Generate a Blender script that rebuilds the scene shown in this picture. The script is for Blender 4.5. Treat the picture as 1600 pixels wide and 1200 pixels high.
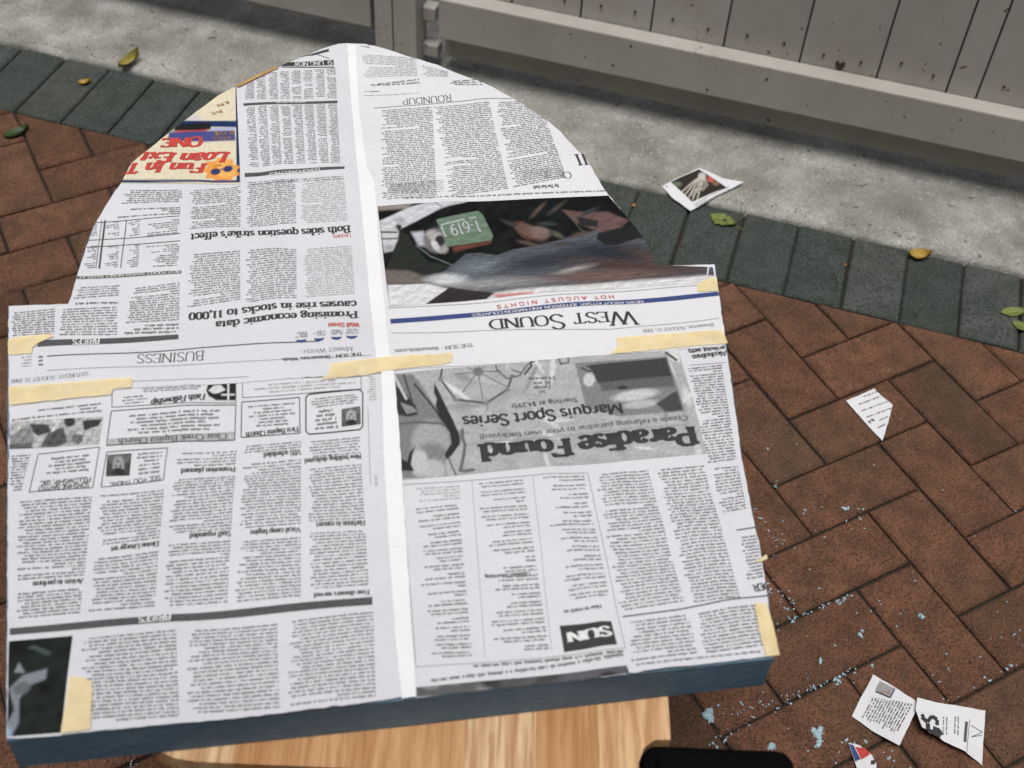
import bpy, bmesh, math, random
import numpy as np
from mathutils import Vector, Matrix
random.seed(7); RNG=np.random.default_rng(7)
S=bpy.context.scene
for o in list(bpy.data.objects): bpy.data.objects.remove(o)
COL=S.collection
# ------------------------------------------------------------------ camera
M=np.array([[0.8840096431726113,-0.46547787696150383,0.04309636686716589],[-0.3207665262483898,-0.6710671879202375,-0.6684142913905257],[0.34005262301043837,0.5770608073296682,-0.74253958697671]])
CAM=np.array([-1.03848624,-0.89792855,1.48140931]); FPX=1951.74
cd=bpy.data.cameras.new('camera'); cam=bpy.data.objects.new('camera',cd); COL.objects.link(cam)
cd.sensor_width=36; cd.lens=FPX/1600*36; cd.clip_start=.02; cd.clip_end=200
cam.matrix_world=Matrix([[M[0][0],-M[1][0],-M[2][0],CAM[0]],[M[0][1],-M[1][1],-M[2][1],CAM[1]],[M[0][2],-M[1][2],-M[2][2],CAM[2]],[0,0,0,1]])
cd.dof.use_dof=True; cd.dof.focus_distance=1.5; cd.dof.aperture_fstop=7
S.camera=cam; S.render.resolution_x=1024; S.render.resolution_y=768
# ------------------------------------------------------------------ light
R=math.radians
w=bpy.data.worlds.new('World'); S.world=w; w.use_nodes=True
nt=w.node_tree; bgn=nt.nodes['Background']; sk=nt.nodes.new('ShaderNodeTexSky'); sk.sky_type='NISHITA'; sk.sun_disc=False
SUN_EL,SUN_AZ=76,222
sk.sun_elevation=R(SUN_EL); sk.sun_rotation=R(SUN_AZ); sk.air_density=1.0; sk.dust_density=5; sk.ozone_density=1.0
hs=nt.nodes.new('ShaderNodeHueSaturation'); hs.inputs['Saturation'].default_value=.4; nt.links.new(sk.outputs[0],hs.inputs['Color']); nt.links.new(hs.outputs[0],bgn.inputs[0]); bgn.inputs[1].default_value=.045
sl=bpy.data.lights.new('sun','SUN'); sl.energy=1.5; sl.angle=R(28); sl.color=(1,.975,.94)
so=bpy.data.objects.new('sun',sl); COL.objects.link(so)
sd=Vector((math.sin(R(SUN_AZ))*math.cos(R(SUN_EL)),math.cos(R(SUN_AZ))*math.cos(R(SUN_EL)),math.sin(R(SUN_EL))))
so.rotation_euler=sd.to_track_quat('Z','Y').to_euler(); so.location=(0,0,6)
S.view_settings.view_transform='Standard'; S.view_settings.look='None'; S.view_settings.exposure=0.92; S.view_settings.gamma=1
# ------------------------------------------------------------------ geometry helpers
def ray(u,v): return M.T@np.array([(u-800)/FPX,(v-600)/FPX,1.0])
def at(u,v,z=0.0):
    d=ray(u,v); return CAM+(z-CAM[2])/d[2]*d
def proj(P):
    c=M@(np.asarray(P,float)-CAM); return np.array([800+FPX*c[0]/c[2],600+FPX*c[1]/c[2]])
DV=np.array([.70710678,-.70710678,0]); NV=np.array([.70710678,.70710678,0])
O=at(22,174); O=O-0.0*NV
def sn(s,n,z=0): return O+DV*s+NV*n+np.array([0,0,z])
def atv(u,v,n):          # point of a pixel's ray on the upright plane at distance n past the paving edge
    d=ray(u,v); t=(n-(CAM-O)@NV)/(d@NV); P=CAM+t*d
    return (P-O)@DV,P[2]
def link(name,me,mat=None,parent=None):
    o=bpy.data.objects.new(name,me); COL.objects.link(o)
    if mat is not None and len(me.materials)==0: me.materials.append(mat)
    if parent is not None: o.parent=parent
    return o
def tag(o,label=None,cat=None,group=None,kind=None):
    if label:o['label']=label
    if cat:o['category']=cat
    if group:o['group']=group
    if kind:o['kind']=kind
    return o
def empty(name,loc,label,cat,group=None):
    o=bpy.data.objects.new(name,None); COL.objects.link(o); o.empty_display_size=.05
    o.location=loc; tag(o,label,cat,group); return o
def mesh(name,V,F):
    me=bpy.data.meshes.new(name); me.from_pydata([tuple(map(float,v)) for v in V],[],F); me.update(); return me
def fast_quads(name,V,cols=None):   # V: (4n,3)
    n=len(V)//4; me=bpy.data.meshes.new(name)
    me.vertices.add(len(V)); me.vertices.foreach_set('co',np.asarray(V,np.float32).ravel())
    me.loops.add(len(V)); me.loops.foreach_set('vertex_index',np.arange(len(V),dtype=np.int32))
    me.polygons.add(n); me.polygons.foreach_set('loop_start',np.arange(0,len(V),4,dtype=np.int32))
    try: me.polygons.foreach_set('loop_total',np.full(n,4,dtype=np.int32))
    except Exception: pass
    me.update(); me.validate(); return me
def child(name,me,mat,parent):      # vertices are given in world space: shift into the parent's space
    L=np.array(parent.location) if parent is not None else np.zeros(3)
    if any(L): me.transform(Matrix.Translation(-Vector(L)))
    return link(name,me,mat,parent)
def prism(V2,z0,z1,bev=0.0):
    """closed prism from a counter-clockwise list of (x,y), optional chamfer on the top edge"""
    n=len(V2); V2=np.array(V2,float)
    vs=[(x,y,z0) for x,y in V2]+[(x,y,z1-bev) for x,y in V2]
    F=[tuple(range(n-1,-1,-1))]+[(i,(i+1)%n,n+(i+1)%n,n+i) for i in range(n)]
    if bev>0:
        ins=[]
        for i in range(n):
            a,b,c=V2[i-1],V2[i],V2[(i+1)%n]; e1=(b-a)/(np.linalg.norm(b-a)+1e-9); e2=(c-b)/(np.linalg.norm(c-b)+1e-9)
            n1=np.array([-e1[1],e1[0]]); n2=np.array([-e2[1],e2[0]]); m=n1+n2; m/=max(.6,(m@m)/2)**1*1.0
            ins.append(b+m*bev/max(.5,(m@n1)))
        vs+=[(x,y,z1) for x,y in ins]
        F+=[(n+i,n+(i+1)%n,2*n+(i+1)%n,2*n+i) for i in range(n)]+[tuple(range(2*n,3*n))]
    else: F+=[tuple(range(n,2*n))]
    return vs,F
def clip(P,p,nrm):       # keep the side where (x-p).n>=0
    out=[]; P=[np.array(q,float) for q in P]
    for i in range(len(P)):
        a,b=P[i],P[(i+1)%len(P)]; da,db=(a-p)@nrm,(b-p)@nrm
        if da>=0: out.append(a)
        if (da>=0)!=(db>=0): out.append(a+(b-a)*da/(da-db))
    return out
def box(a,b,origin=O,bev=0.0):      # box in (s,n,z) fence axes
    V=[];
    for s in (a[0],b[0]):
        for n in (a[1],b[1]):
            for z in (a[2],b[2]): V.append(sn(s,n,z))
    F=[(0,1,3,2),(4,6,7,5),(0,4,5,1),(2,3,7,6),(0,2,6,4),(1,5,7,3)]
    me=mesh('box',V,F)
    bm=bmesh.new(); bm.from_mesh(me); bmesh.ops.recalc_face_normals(bm,faces=bm.faces)
    if bev: bmesh.ops.bevel(bm,geom=list(bm.edges),offset=bev,segments=2,profile=.6,affect='EDGES')
    bm.to_mesh(me); bm.free(); return me
def inside(P,poly):
    P=np.asarray(P); x,y=P[:,0],P[:,1]; r=np.zeros(len(P),bool); n=len(poly)
    for i in range(n):
        x1,y1=poly[i][:2]; x2,y2=poly[(i+1)%n][:2]
        if y1==y2: continue
        c=((y1>y)!=(y2>y))&(x<(x2-x1)*(y-y1)/(y2-y1)+x1); r^=c
    return r
# ------------------------------------------------------------------ materials
class N:
    def __init__(s,name,rough=.8):
        s.m=bpy.data.materials.new(name); s.m.use_nodes=True; s.t=s.m.node_tree; s.b=s.t.nodes['Principled BSDF']
        s.b.inputs['Roughness'].default_value=rough; s.b.inputs['Specular IOR Level'].default_value=.3; s.vec=None
    def n(s,k,**kw):
        q=s.t.nodes.new(k)
        for a,v in kw.items():
            if a in q.inputs.keys(): q.inputs[a].default_value=v
            else: setattr(q,a,v)
        return q
    def l(s,a,b): s.t.links.new(a,b)
    def coord(s,kind='Object',scale=None):
        c=s.n('ShaderNodeTexCoord').outputs[kind]
        if scale is not None:
            m=s.n('ShaderNodeMapping'); m.inputs['Scale'].default_value=scale; s.l(c,m.inputs[0]); c=m.outputs[0]
        return c
    def wpos(s,scale=None):
        c=s.n('ShaderNodeNewGeometry').outputs['Position']
        if scale is not None:
            m=s.n('ShaderNodeMapping'); m.inputs['Scale'].default_value=scale; s.l(c,m.inputs[0]); c=m.outputs[0]
        return c
    def noise(s,vec,scale,detail=4,rough=.55):
        q=s.n('ShaderNodeTexNoise',Scale=scale,Detail=detail,Roughness=rough); s.l(vec,q.inputs['Vector']); return q.outputs['Fac']
    def ramp(s,fac,stops):
        q=s.n('ShaderNodeValToRGB'); e=q.color_ramp.elements
        while len(e)<len(stops): e.new(.5)
        for i,(p,c) in enumerate(stops): e[i].position=p; e[i].color=(*c,1) if len(c)==3 else c
        s.l(fac,q.inputs[0]); return q.outputs[0]
    def mix(s,fac,a,b,mode='MIX'):
        q=s.n('ShaderNodeMix',data_type='RGBA',blend_type=mode)
        for sock,v in ((q.inputs[0],fac),(q.inputs[6],a),(q.inputs[7],b)):
            if isinstance(v,(int,float)): sock.default_value=v
            elif isinstance(v,tuple): sock.default_value=(*v,1)
            else: s.l(v,sock)
        return q.outputs[2]
    def col(s,c):
        if isinstance(c,tuple): s.b.inputs['Base Color'].default_value=(*c,1)
        else: s.l(c,s.b.inputs['Base Color'])
        return s
    def bump(s,h,strength=.3,dist=.002):
        q=s.n('ShaderNodeBump',Strength=strength,Distance=dist); s.l(h,q.inputs['Height']); s.l(q.outputs[0],s.b.inputs['Normal']); return s
def G(v): return (v,v,v)
def mul(c,k): return tuple(x*k for x in c)
def mat_brick(name,c1,c2,c3,dark,speck=.5):
    m=N(name,.9); p=m.wpos(); rnd=m.n('ShaderNodeObjectInfo').outputs['Random']
    base=m.ramp(rnd,[(0,c1),(.3,c2),(.5,mul(c2,.8)),(.75,mul(c2,1.12)),(1,c3)])
    a=m.noise(p,22,5,.65); base=m.mix(m.ramp(a,[(.36,G(0)),(.62,G(.6))]),base,dark)
    b=m.noise(p,260,3,.6); base=m.mix(m.ramp(b,[(.47,G(0)),(.62,G(speck+.15))]),base,mul(dark,.5))
    c=m.noise(p,380,2,.5); base=m.mix(m.ramp(c,[(.57,G(0)),(.68,G(.45))]),base,mul(c3,2.0))
    g=m.noise(p,5,3,.5); base=m.mix(m.ramp(g,[(.45,G(0)),(.72,G(.35))]),base,(.045,.042,.025))
    m.col(base); h=m.mix(.5,b,m.noise(p,90,5,.7)); m.bump(h,.75,.003); return m.m
M_RED=mat_brick('red_brick',(.080,.037,.021),(.168,.074,.044),(.118,.062,.038),(.036,.021,.012))
M_GREY=mat_brick('grey_green_brick',(.044,.054,.050),(.060,.070,.067),(.076,.080,.077),(.020,.030,.024),.6)
def mat_sand():
    m=N('joint_sand',.95); p=m.wpos(); c=m.ramp(m.noise(p,300,3),[(.3,(.008,.007,.005)),(.7,(.035,.028,.02))]); c=m.mix(m.ramp(m.noise(p,9,3),[(.5,G(0)),(.7,G(.5))]),c,(.012,.022,.008))
    m.col(c); m.bump(m.noise(p,200,3),.6,.003); return m.m
M_SAND=mat_sand()
def mat_conc():
    m=N('rough_concrete',.92); p=m.wpos()
    c=m.ramp(m.noise(p,11,6,.65),[(.3,(.16,.155,.138)),(.5,(.265,.26,.24)),(.68,(.39,.385,.362))])
    c=m.mix(m.ramp(m.noise(p,310,3,.6),[(.46,G(0)),(.62,G(.65))]),c,(.13,.13,.115))
    c=m.mix(m.ramp(m.noise(p,190,2,.5),[(.62,G(0)),(.72,G(.6))]),c,(.6,.58,.54))
    c=m.mix(m.ramp(m.noise(p,4.5,4,.6),[(.5,G(0)),(.68,G(.45))]),c,(.13,.12,.09))
    c=m.mix(m.ramp(m.noise(p,60,2,.5),[(.7,G(0)),(.74,G(.8))]),c,(.05,.045,.03))
    m.col(c); m.bump(m.mix(.5,m.noise(p,150,5,.7),m.noise(p,35,4)),.8,.004); return m.m
M_CONC=mat_conc()
def mat_paint():
    m=N('weathered_grey_paint',.62); p=m.wpos()
    rnd=m.n('ShaderNodeObjectInfo').outputs['Random']
    c=m.ramp(rnd,[(0,(.345,.33,.30)),(1,(.40,.385,.352))])
    c=m.mix(m.ramp(m.noise(p,7,5,.65),[(.4,G(0)),(.7,G(.4))]),c,(.24,.222,.19))
    sp=m.noise(p,120,4,.7); band=m.noise(p,3.2,2,.5)
    k=m.n('ShaderNodeMath',operation='MULTIPLY'); m.l(m.ramp(sp,[(.56,G(0)),(.6,G(1))]),k.inputs[0]); m.l(m.ramp(band,[(.55,G(0)),(.66,G(.85))]),k.inputs[1])
    c=m.mix(k.outputs[0],c,(.12,.075,.05))
    c=m.mix(m.ramp(m.noise(p,45,2,.5),[(.715,G(0)),(.735,G(.8))]),c,(.08,.05,.035))
    gr=m.noise(m.wpos((60,60,3)),3,4,.6)
    m.col(c); m.bump(gr,.25,.002); return m.m
M_PAINT=mat_paint()
def simple(name,c,rough=.7,var=.15,scale=60,bump=.15,spec=.3):
    m=N(name,rough); p=m.wpos(); m.b.inputs['Specular IOR Level'].default_value=spec
    m.col(m.ramp(m.noise(p,scale,3),[(.3,mul(c,1-var)),(.7,mul(c,1+var))]))
    if bump: m.bump(m.noise(p,scale*2,3),bump,.001)
    return m.m
def mat_paper(name,c,show=.1):
    m=N(name,.85); p=m.wpos(); m.b.inputs['Specular IOR Level'].default_value=.15
    a=m.noise(p,9,3,.5); q=m.mix(m.ramp(a,[(.35,G(0)),(.7,G(1))]),c,mul(c,.955))
    f=m.noise(p,700,2,.6); q=m.mix(m.ramp(f,[(.4,G(0)),(.7,G(.12))]),q,mul(c,.75))
    # faint show-through of the print on the back
    s=m.noise(m.wpos((420,420,1)),1.0,1,.5); q=m.mix(m.ramp(s,[(.5,G(0)),(.62,G(show))]),q,mul(c,.72))
    m.col(q)
    m.bump(m.mix(.35,m.noise(p,26,3,.5),m.noise(p,160,3,.5)),.75,.005); return m.m
M_NEWS=mat_paper('newsprint',(.585,.59,.625)); M_NEWSW=mat_paper('newsprint_front_page',(.63,.635,.66),.05)
M_FLAP=mat_paper('newsprint_margin',(.735,.74,.755),.02)
INK={k:simple('ink_'+k,c,.75,.2,300,0) for k,c in dict(black=(.035,.034,.036),soft=(.07,.07,.075),grey=(.26,.26,.265),red=(.45,.05,.04),blue=(.035,.055,.17),white=(.62,.62,.62),brown=(.28,.15,.05),tint=(.36,.36,.37)).items()}
def mat_attr(name):
    m=N(name,.8); m.b.inputs['Specular IOR Level'].default_value=.15
    a=m.n('ShaderNodeAttribute'); a.attribute_name='print'; p=m.wpos()
    f=m.noise(p,420,2,.6); m.col(m.mix(m.ramp(f,[(.35,G(0)),(.7,G(.5))]),a.outputs['Color'],G(.55),'MULTIPLY')); return m.m
M_PHOTO=mat_attr('printed_photograph')
def mat_tape():
    m=N('masking_tape',.6); p=m.wpos(); m.col(m.ramp(m.noise(p,60,4,.6),[(.3,(.76,.60,.30)),(.7,(.84,.70,.41))])); m.bump(m.noise(p,300,3),.3,.0006)
    m.l(m.ramp(m.noise(p,35,4,.6),[(.3,G(.6)),(.7,G(.85))]),m.b.inputs['Alpha']); return m.m
M_TAPE=mat_tape()
def mat_foam():
    m=N('blue_foam',.75); p=m.wpos(); c=m.ramp(m.noise(p,14,4,.6),[(.3,(.075,.135,.195)),(.7,(.13,.205,.28))])
    c=m.mix(m.ramp(m.noise(p,260,2,.5),[(.66,G(0)),(.72,G(.4))]),c,(.25,.34,.4)); m.col(c); m.bump(m.mix(.5,m.noise(m.wpos((60,60,700)),1,4,.6),m.noise(p,130,4,.6)),.7,.003); return m.m
M_FOAM=mat_foam()
M_CRUMB=simple('pale_foam_crumb',(.30,.42,.48),.7,.2,200,.2)
def mat_wood():
    m=N('honey_wood',.38); rnd=m.n('ShaderNodeObjectInfo').outputs['Random']; m.b.inputs['Specular IOR Level'].default_value=.45
    c=m.coord('Object',(60,3.0,60)); a=m.n('ShaderNodeVectorMath',operation='ADD'); m.l(c,a.inputs[0]); k=m.n('ShaderNodeMath',operation='MULTIPLY'); m.l(rnd,k.inputs[0]); k.inputs[1].default_value=37
    m.l(k.outputs[0],a.inputs[1]); v=a.outputs[0]
    base=m.ramp(rnd,[(0,(.42,.21,.09)),(.4,(.52,.30,.14)),(.7,(.60,.38,.20)),(1,(.66,.47,.28))])
    g=m.noise(v,1.4,6,.6); base=m.mix(m.ramp(g,[(.42,G(0)),(.6,G(.6))]),base,(.34,.15,.05))
    g2=m.noise(v,5,4,.6); base=m.mix(m.ramp(g2,[(.47,G(0)),(.62,G(.6))]),base,(.30,.13,.045)); m.col(base); m.bump(g2,.1,.001); return m.m
M_WOOD=mat_wood()
M_BLACK=simple('black_fabric',(.004,.004,.0045),1,.2,200,.2,.02)
M_NAIL=simple('rusty_nail',(.05,.035,.025),.8,.3,200,.2)
def leafmat(name,c1,c2):
    m=N(name,.55); p=m.wpos(); m.col(m.ramp(m.noise(p,50,4,.6),[(.35,c1),(.65,c2)])); m.bump(m.noise(p,150,3),.3,.001); return m.m
# ------------------------------------------------------------------ ground and paving
gr=link('ground',mesh('ground',[(-30,-30,-.06),(30,-30,-.06),(30,30,-.06),(-30,30,-.06)],[(0,1,2,3)]),simple('soil',(.05,.04,.03),.95,.3,8,.4)); tag(gr,kind='structure')
bed=link('paving_bed',mesh('paving_bed',[sn(-4,-4,-.0075),sn(6,-4,-.0075),sn(6,.1985,-.0075),sn(-4,.1985,-.0075)],[(0,1,2,3)]),M_SAND); tag(bed,kind='structure')
patio=bpy.data.objects.new('patio',None); COL.objects.link(patio); tag(patio,kind='structure')
GAP=.0020; CH=.0032
def brick_mesh(poly):
    poly=[np.array(q,float) for q in poly]; P=[]
    for q,q2 in zip(poly,poly[1:]+poly[:1]):
        P.append(q)
        if np.linalg.norm(q2-q)>.05 and len(poly)<6:
            e=(q2-q)/np.linalg.norm(q2-q); P.append(q+(q2-q)*RNG.uniform(.35,.65)+np.array([-e[1],e[0]])*RNG.normal(0,.0007))
    vs,F=prism(P,-.05,0,CH)
    return mesh('brick',vs,F)
edge_p=O[:2]-NV[:2]*.0015; 
seenbox=lambda u,v:-260<u<1900 and -200<v<1480
EDG=[]; stuffV=[];stuffF=[]; uncut={}; cnt=0
for k in range(-16,17):
    for i in range(-34,35):
        for kind in (0,1):
            if kind==0: a0,b0,wa,wb=i+2*k,-i+2*k,2,1
            else: a0,b0,wa,wb=i+2*k,-i-2+2*k,1,2
            j=RNG.uniform(-.0009,.0009,2)
            x0,x1=a0*.1+GAP+j[0],(a0+wa)*.1-GAP+j[0]; y0,y1=-(b0+wb)*.1+GAP+j[1],-b0*.1-GAP+j[1]
            P=[(x0,y0),(x1,y0),(x1,y1),(x0,y1)]
            c=np.array([(x0+x1)/2,(y0+y1)/2]); n=(c-O[:2])@NV[:2]; s=(c-O[:2])@DV[:2]
            if n>.2 or n<-3.6 or s<-3 or s>5: continue
            Q=clip(P,edge_p,-NV[:2])
            if len(Q)<3: continue
            A=np.array(Q); ar=abs(np.dot(A[:,0],np.roll(A[:,1],1))-np.dot(A[:,1],np.roll(A[:,0],1)))/2
            if ar<.0004: continue
            cc=np.array([A[:,0].mean(),A[:,1].mean()])
            u,v=proj([cc[0],cc[1],0]); tz=RNG.normal(0,.0007)
            # hidden well under the board and the seat: no need of separate bricks
            hid=(150<u<1050 and 150<v<1150) and inside([(u,v)],[(120,560),(250,330),(420,190),(560,150),(700,200),(860,330),(960,480),(1060,500),(1120,950),(1000,1080),(120,1120)])[0]
            if seenbox(u,v) and not hid and cnt<298:
                cut=len(Q)!=4 or ar<.0190
                if not cut:
                    key=(kind,RNG.integers(4))
                    if key not in uncut:
                        h=(np.array([x1-x0,y1-y0]))/2; jj=RNG.normal(0,.0006,(4,2))
                        uncut[key]=brick_mesh([(-h[0]+jj[0][0],-h[1]+jj[0][1]),(h[0]+jj[1][0],-h[1]+jj[1][1]),(h[0]+jj[2][0],h[1]+jj[2][1]),(-h[0]+jj[3][0],h[1]+jj[3][1])])
                    me=uncut[key]
                else: me=brick_mesh([np.array(q)-cc for q in Q])
                o=link('brick',me,M_RED,patio); o.location=(cc[0],cc[1],tz); o.rotation_euler=(RNG.normal(0,.006),RNG.normal(0,.006),RNG.normal(0,.003)); cnt+=1; EDG+=[(Q[i_],Q[(i_+1)%len(Q)]) for i_ in range(len(Q))]
            else:
                vs,F=prism(Q,-.05,tz,CH); b=len(stuffV); stuffV+=vs; stuffF+=[tuple(b+q for q in f) for f in F]
o=link('bricks_beyond',mesh('bricks_beyond',stuffV,stuffF),M_RED,patio); tag(o,kind='stuff')
# soldier course of grey-green bricks
course=bpy.data.objects.new('paving_border',None); COL.objects.link(course); tag(course,kind='structure')
for i in range(-22,44):
    s0=i*.1-.001; 
    if i<-10 or i>34: 
        if i<-22 or i>42: continue
    j=RNG.uniform(-.0012,.0012); l1=.191+RNG.uniform(-.003,.003)
    P=[sn(s0+GAP+j,.0015),sn(s0+.1-GAP+j,.0015),sn(s0+.1-GAP+j,l1),sn(s0+GAP+j,l1)]
    c=np.mean(P,axis=0); me=brick_mesh([q[:2]-c[:2] for q in P]); o=link('border_brick',me,M_GREY,course); o.location=(c[0],c[1],RNG.normal(0,.0007)); o.rotation_euler=(RNG.normal(0,.006),RNG.normal(0,.006),0)
# concrete strip with a ragged lip
cv=[];cf=[]; NS=900; prof=[(.1935,-.05),(.1935,.001),(.1965,.006),(.204,.0085),(.24,.009),(.5,.009),(1.1,.009)]
rag=np.zeros(NS+1)
for k in range(1,7): rag+=RNG.normal(0,.0016/k**.3)*np.sin(np.arange(NS+1)*.05*k*k+RNG.uniform(0,6))
rag+=RNG.normal(0,.0009,NS+1)
for i in range(NS+1):
    s=-3+8*i/NS
    for k,(n,z) in enumerate(prof): cv.append(sn(s,n+(rag[i] if k<4 else 0)*(1 if k<3 else .6),z+(RNG.normal(0,.0006) if 1<=k<=3 else 0)))
m=len(prof)
for i in range(NS):
    for k in range(m-1): cf.append((i*m+k,(i+1)*m+k,(i+1)*m+k+1,i*m+k+1))
cs=link('concrete_strip',mesh('concrete_strip',cv,cf),M_CONC); tag(cs,kind='structure')
for p in cs.data.polygons: p.use_smooth=True
# ------------------------------------------------------------------ fence
NF=.385
gate=empty('gate',sn(1.6,.43,.04),'wide grey painted plank gate with a heavy bottom rail at upper right','gate')
sL=atv(685,40,NF)[0]
child('bottom_rail',box((sL,NF,.100),(4.2,NF+.038,.187),bev=.003),M_PAINT,gate)
child('lower_board',box((sL,NF+.0385,.036),(4.2,NF+.06,.125),bev=.002),M_PAINT,gate)
def js(u,v):   # joint position along the back edge of the rail's top
    p=at(u,v,.187); return (p-O)@DV
J=[js(1013,55),js(1128,78),js(1247,103),js(1368,128),js(1477,149),js(1524,159)]
J=[J[0]-.137*3,J[0]-.137*2,J[0]-.137]+J+[J[-1]+.139*k for k in range(1,14)]
for a,b in zip([sL]+J[:-1],J):
    if b-a<.02: continue
    dz=RNG.uniform(-.002,.002)
    pl=child('plank',box((a+.0017,NF+.0385+RNG.uniform(0,.0012),.1265),(b-.0017,NF+.057,1.6),bev=.0018),M_PAINT,gate)
    if b-a>.1 and b<2.6:
        for f in (.28,.76):
            bm=bmesh.new(); bmesh.ops.create_cone(bm,cap_ends=True,segments=8,radius1=.0028,radius2=.0022,depth=.002)
            me=bpy.data.meshes.new('nail'); bm.to_mesh(me); bm.free()
            me.transform(Matrix.Rotation(math.pi/2,4,'X')); me.transform(Matrix.Rotation(-math.pi/4,4,'Z'))
            c=sn(a+(b-a)*f,NF+.0375,.187+.03+RNG.uniform(-.006,.012)); me.transform(Matrix.Translation(Vector(c-0*NV)))
            child('nail',me,M_NAIL,gate)
# the heart-shaped hole where the paint has flaked
u0=atv(1312,103,NF+.0378); P=[(0,-1),(.9,.1),(.75,.8),(.3,.75),(0,.35),(-.4,.8),(-.9,.55),(-.6,-.2)]
me=mesh('paint_chip',[sn(u0[0]+x*.0105,NF+.0374,u0[1]+y*.012) for x,y in P],[tuple(range(8))]); child('paint_chip',me,M_NAIL,gate)
for (u,v) in [(958,102),(1105,140),(1198,124),(986,72)]:
    s_,z_=atv(u,v,NF); bm=bmesh.new(); bmesh.ops.create_circle(bm,cap_ends=True,segments=7,radius=.0028); me=bpy.data.meshes.new('nail'); bm.to_mesh(me); bm.free()
    me.transform(Matrix.Rotation(math.pi/2,4,'X')); me.transform(Matrix.Rotation(-math.pi/4,4,'Z')); me.transform(Matrix.Translation(Vector(sn(s_,NF-.0004,z_)))); child('nail',me,M_NAIL,gate)
child('upper_rail',box((sL,NF,1.35),(4.2,NF+.038,1.437),bev=.003),M_PAINT,gate)
child('light_block_board',box((sL+.004,NF+.0575,.13),(4.2,NF+.07,1.58)),M_PAINT,gate)  # board added behind the planks to stop light through their gaps
post=empty('fence_post',sn(.66,.44,0),'upright grey painted post between the gate and the left fence panel','post')
a,b,c=[atv(u,50,NF-.004)[0] for u in (586,613.5,650)]
child('post_board',box((a,NF-.004,.005),(b-.0012,NF+.055,1.7),bev=.002),M_PAINT,post)
child('post_board',box((b+.0012,NF-.004,.005),(c,NF+.06,1.7),bev=.003),M_PAINT,post)
for (u0_,v0_,u1_,v1_) in [(668,12,680,37),(670,70,684,92)]:
    s0,z1=atv(u0_,v0_,NF+.03); s1,z0=atv(u1_,v1_,NF+.03)
    child('hinge_block',box((c+.0005,NF+.03,z0),(s1,NF+.06,z1),bev=.004),M_PAINT,post)
lf=empty('fence',sn(-.4,.43,.05),'grey painted fence panel at the top left, only its bottom rail showing','fence')
sR=atv(579,30,NF)[0]; zb=atv(500,27,NF)[1]
child('bottom_rail',box((-3,NF,zb),(sR,NF+.038,zb+.09),bev=.003),M_PAINT,lf)
x=sR
while x>-2.9:
    child('plank',box((x-.137+.0017,NF+.0385,zb-.03),(x-.0017,NF+.057,1.6),bev=.0018),M_PAINT,lf); x-=.137
# unseen lapped-board wall added behind the photographer, parallel to the fence, dimming near light
hw=empty('added_shade_wall',sn(1,-2.6,0),'unseen lapped board wall added behind the camera to shade the near paving','wall')
child('wall_core',box((-5,-2.85,-.05),(7,-2.63,3.7)),M_PAINT,hw)
V=[];F=[]
for k in range(29):
    z0=.12+k*.12; b=len(V)
    for s_ in (-5,7): V+=[sn(s_,-2.63,z0),sn(s_,-2.602,z0),sn(s_,-2.625,z0+.118),sn(s_,-2.63,z0+.118)]
    F+=[(b+1,b+5,b+6,b+2),(b,b+4,b+5,b+1),(b+2,b+6,b+7,b+3)]
o=child('lap_boards',mesh('lap_boards',V,F),M_PAINT,hw); tag(o,kind='stuff')
# ------------------------------------------------------------------ board
H=.59; TH=.044
px2=lambda L,z=H:[at(u,v,z)[:2] for u,v in L]
ARCH=[(108,480),(113,468),(118,445),(124,423),(135,388),(148,353),(168,322),(190,291),(207,261),(232,240),(252,221),(282,198),(307,177),(342,154),(373,139),(405,124),(432,112),(458,97),(502,80),(528,72),(545,71),(570,73),(600,80),(632,90),(665,99),(682,104),(706,115),(730,125),(754,134),(792,153),(820,169),(855,193),(873,208),(896,234),(913,251),(943,298),(972,335),(1001,373),(1018,401),(1027,418)]
OUT=[(15,482)]+ARCH+[(1116,417),(1131,520),(1144,612),(1158,720),(1173,800),(1188,870),(1200,940),(1207,1028),(1207,1032),(640,1090),(12,1156),(13,800)]
OUT2=np.array(px2(OUT))
bm=bmesh.new(); FO=px2([(13,481)]+[(u-1.5 if u<500 else u+.5,v-1) for u,v in ARCH]+[(1117,415),(1132,520),(1145.5,612),(1159.5,720),(1174.5,800),(1189.5,870),(1201.5,940),(1209,1029),(640,1093),(10,1158),(11,800)],H)
vs=[bm.verts.new((x,y,H)) for x,y in FO]; f=bm.faces.new(vs); bm.normal_update()
if f.normal.z<0: f.normal_flip()
r=bmesh.ops.extrude_face_region(bm,geom=[f]); lo=[v for v in r['geom'] if isinstance(v,bmesh.types.BMVert)]
for v in lo: v.co.z-=TH
bmesh.ops.recalc_face_normals(bm,faces=bm.faces)
me=bpy.data.meshes.new('foam_board'); bm.to_mesh(me); bm.free()
fb=link('foam_board',me,M_FOAM); tag(fb,'thick blue foam board with an arched far end, covered in newspaper','foam board')
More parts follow.
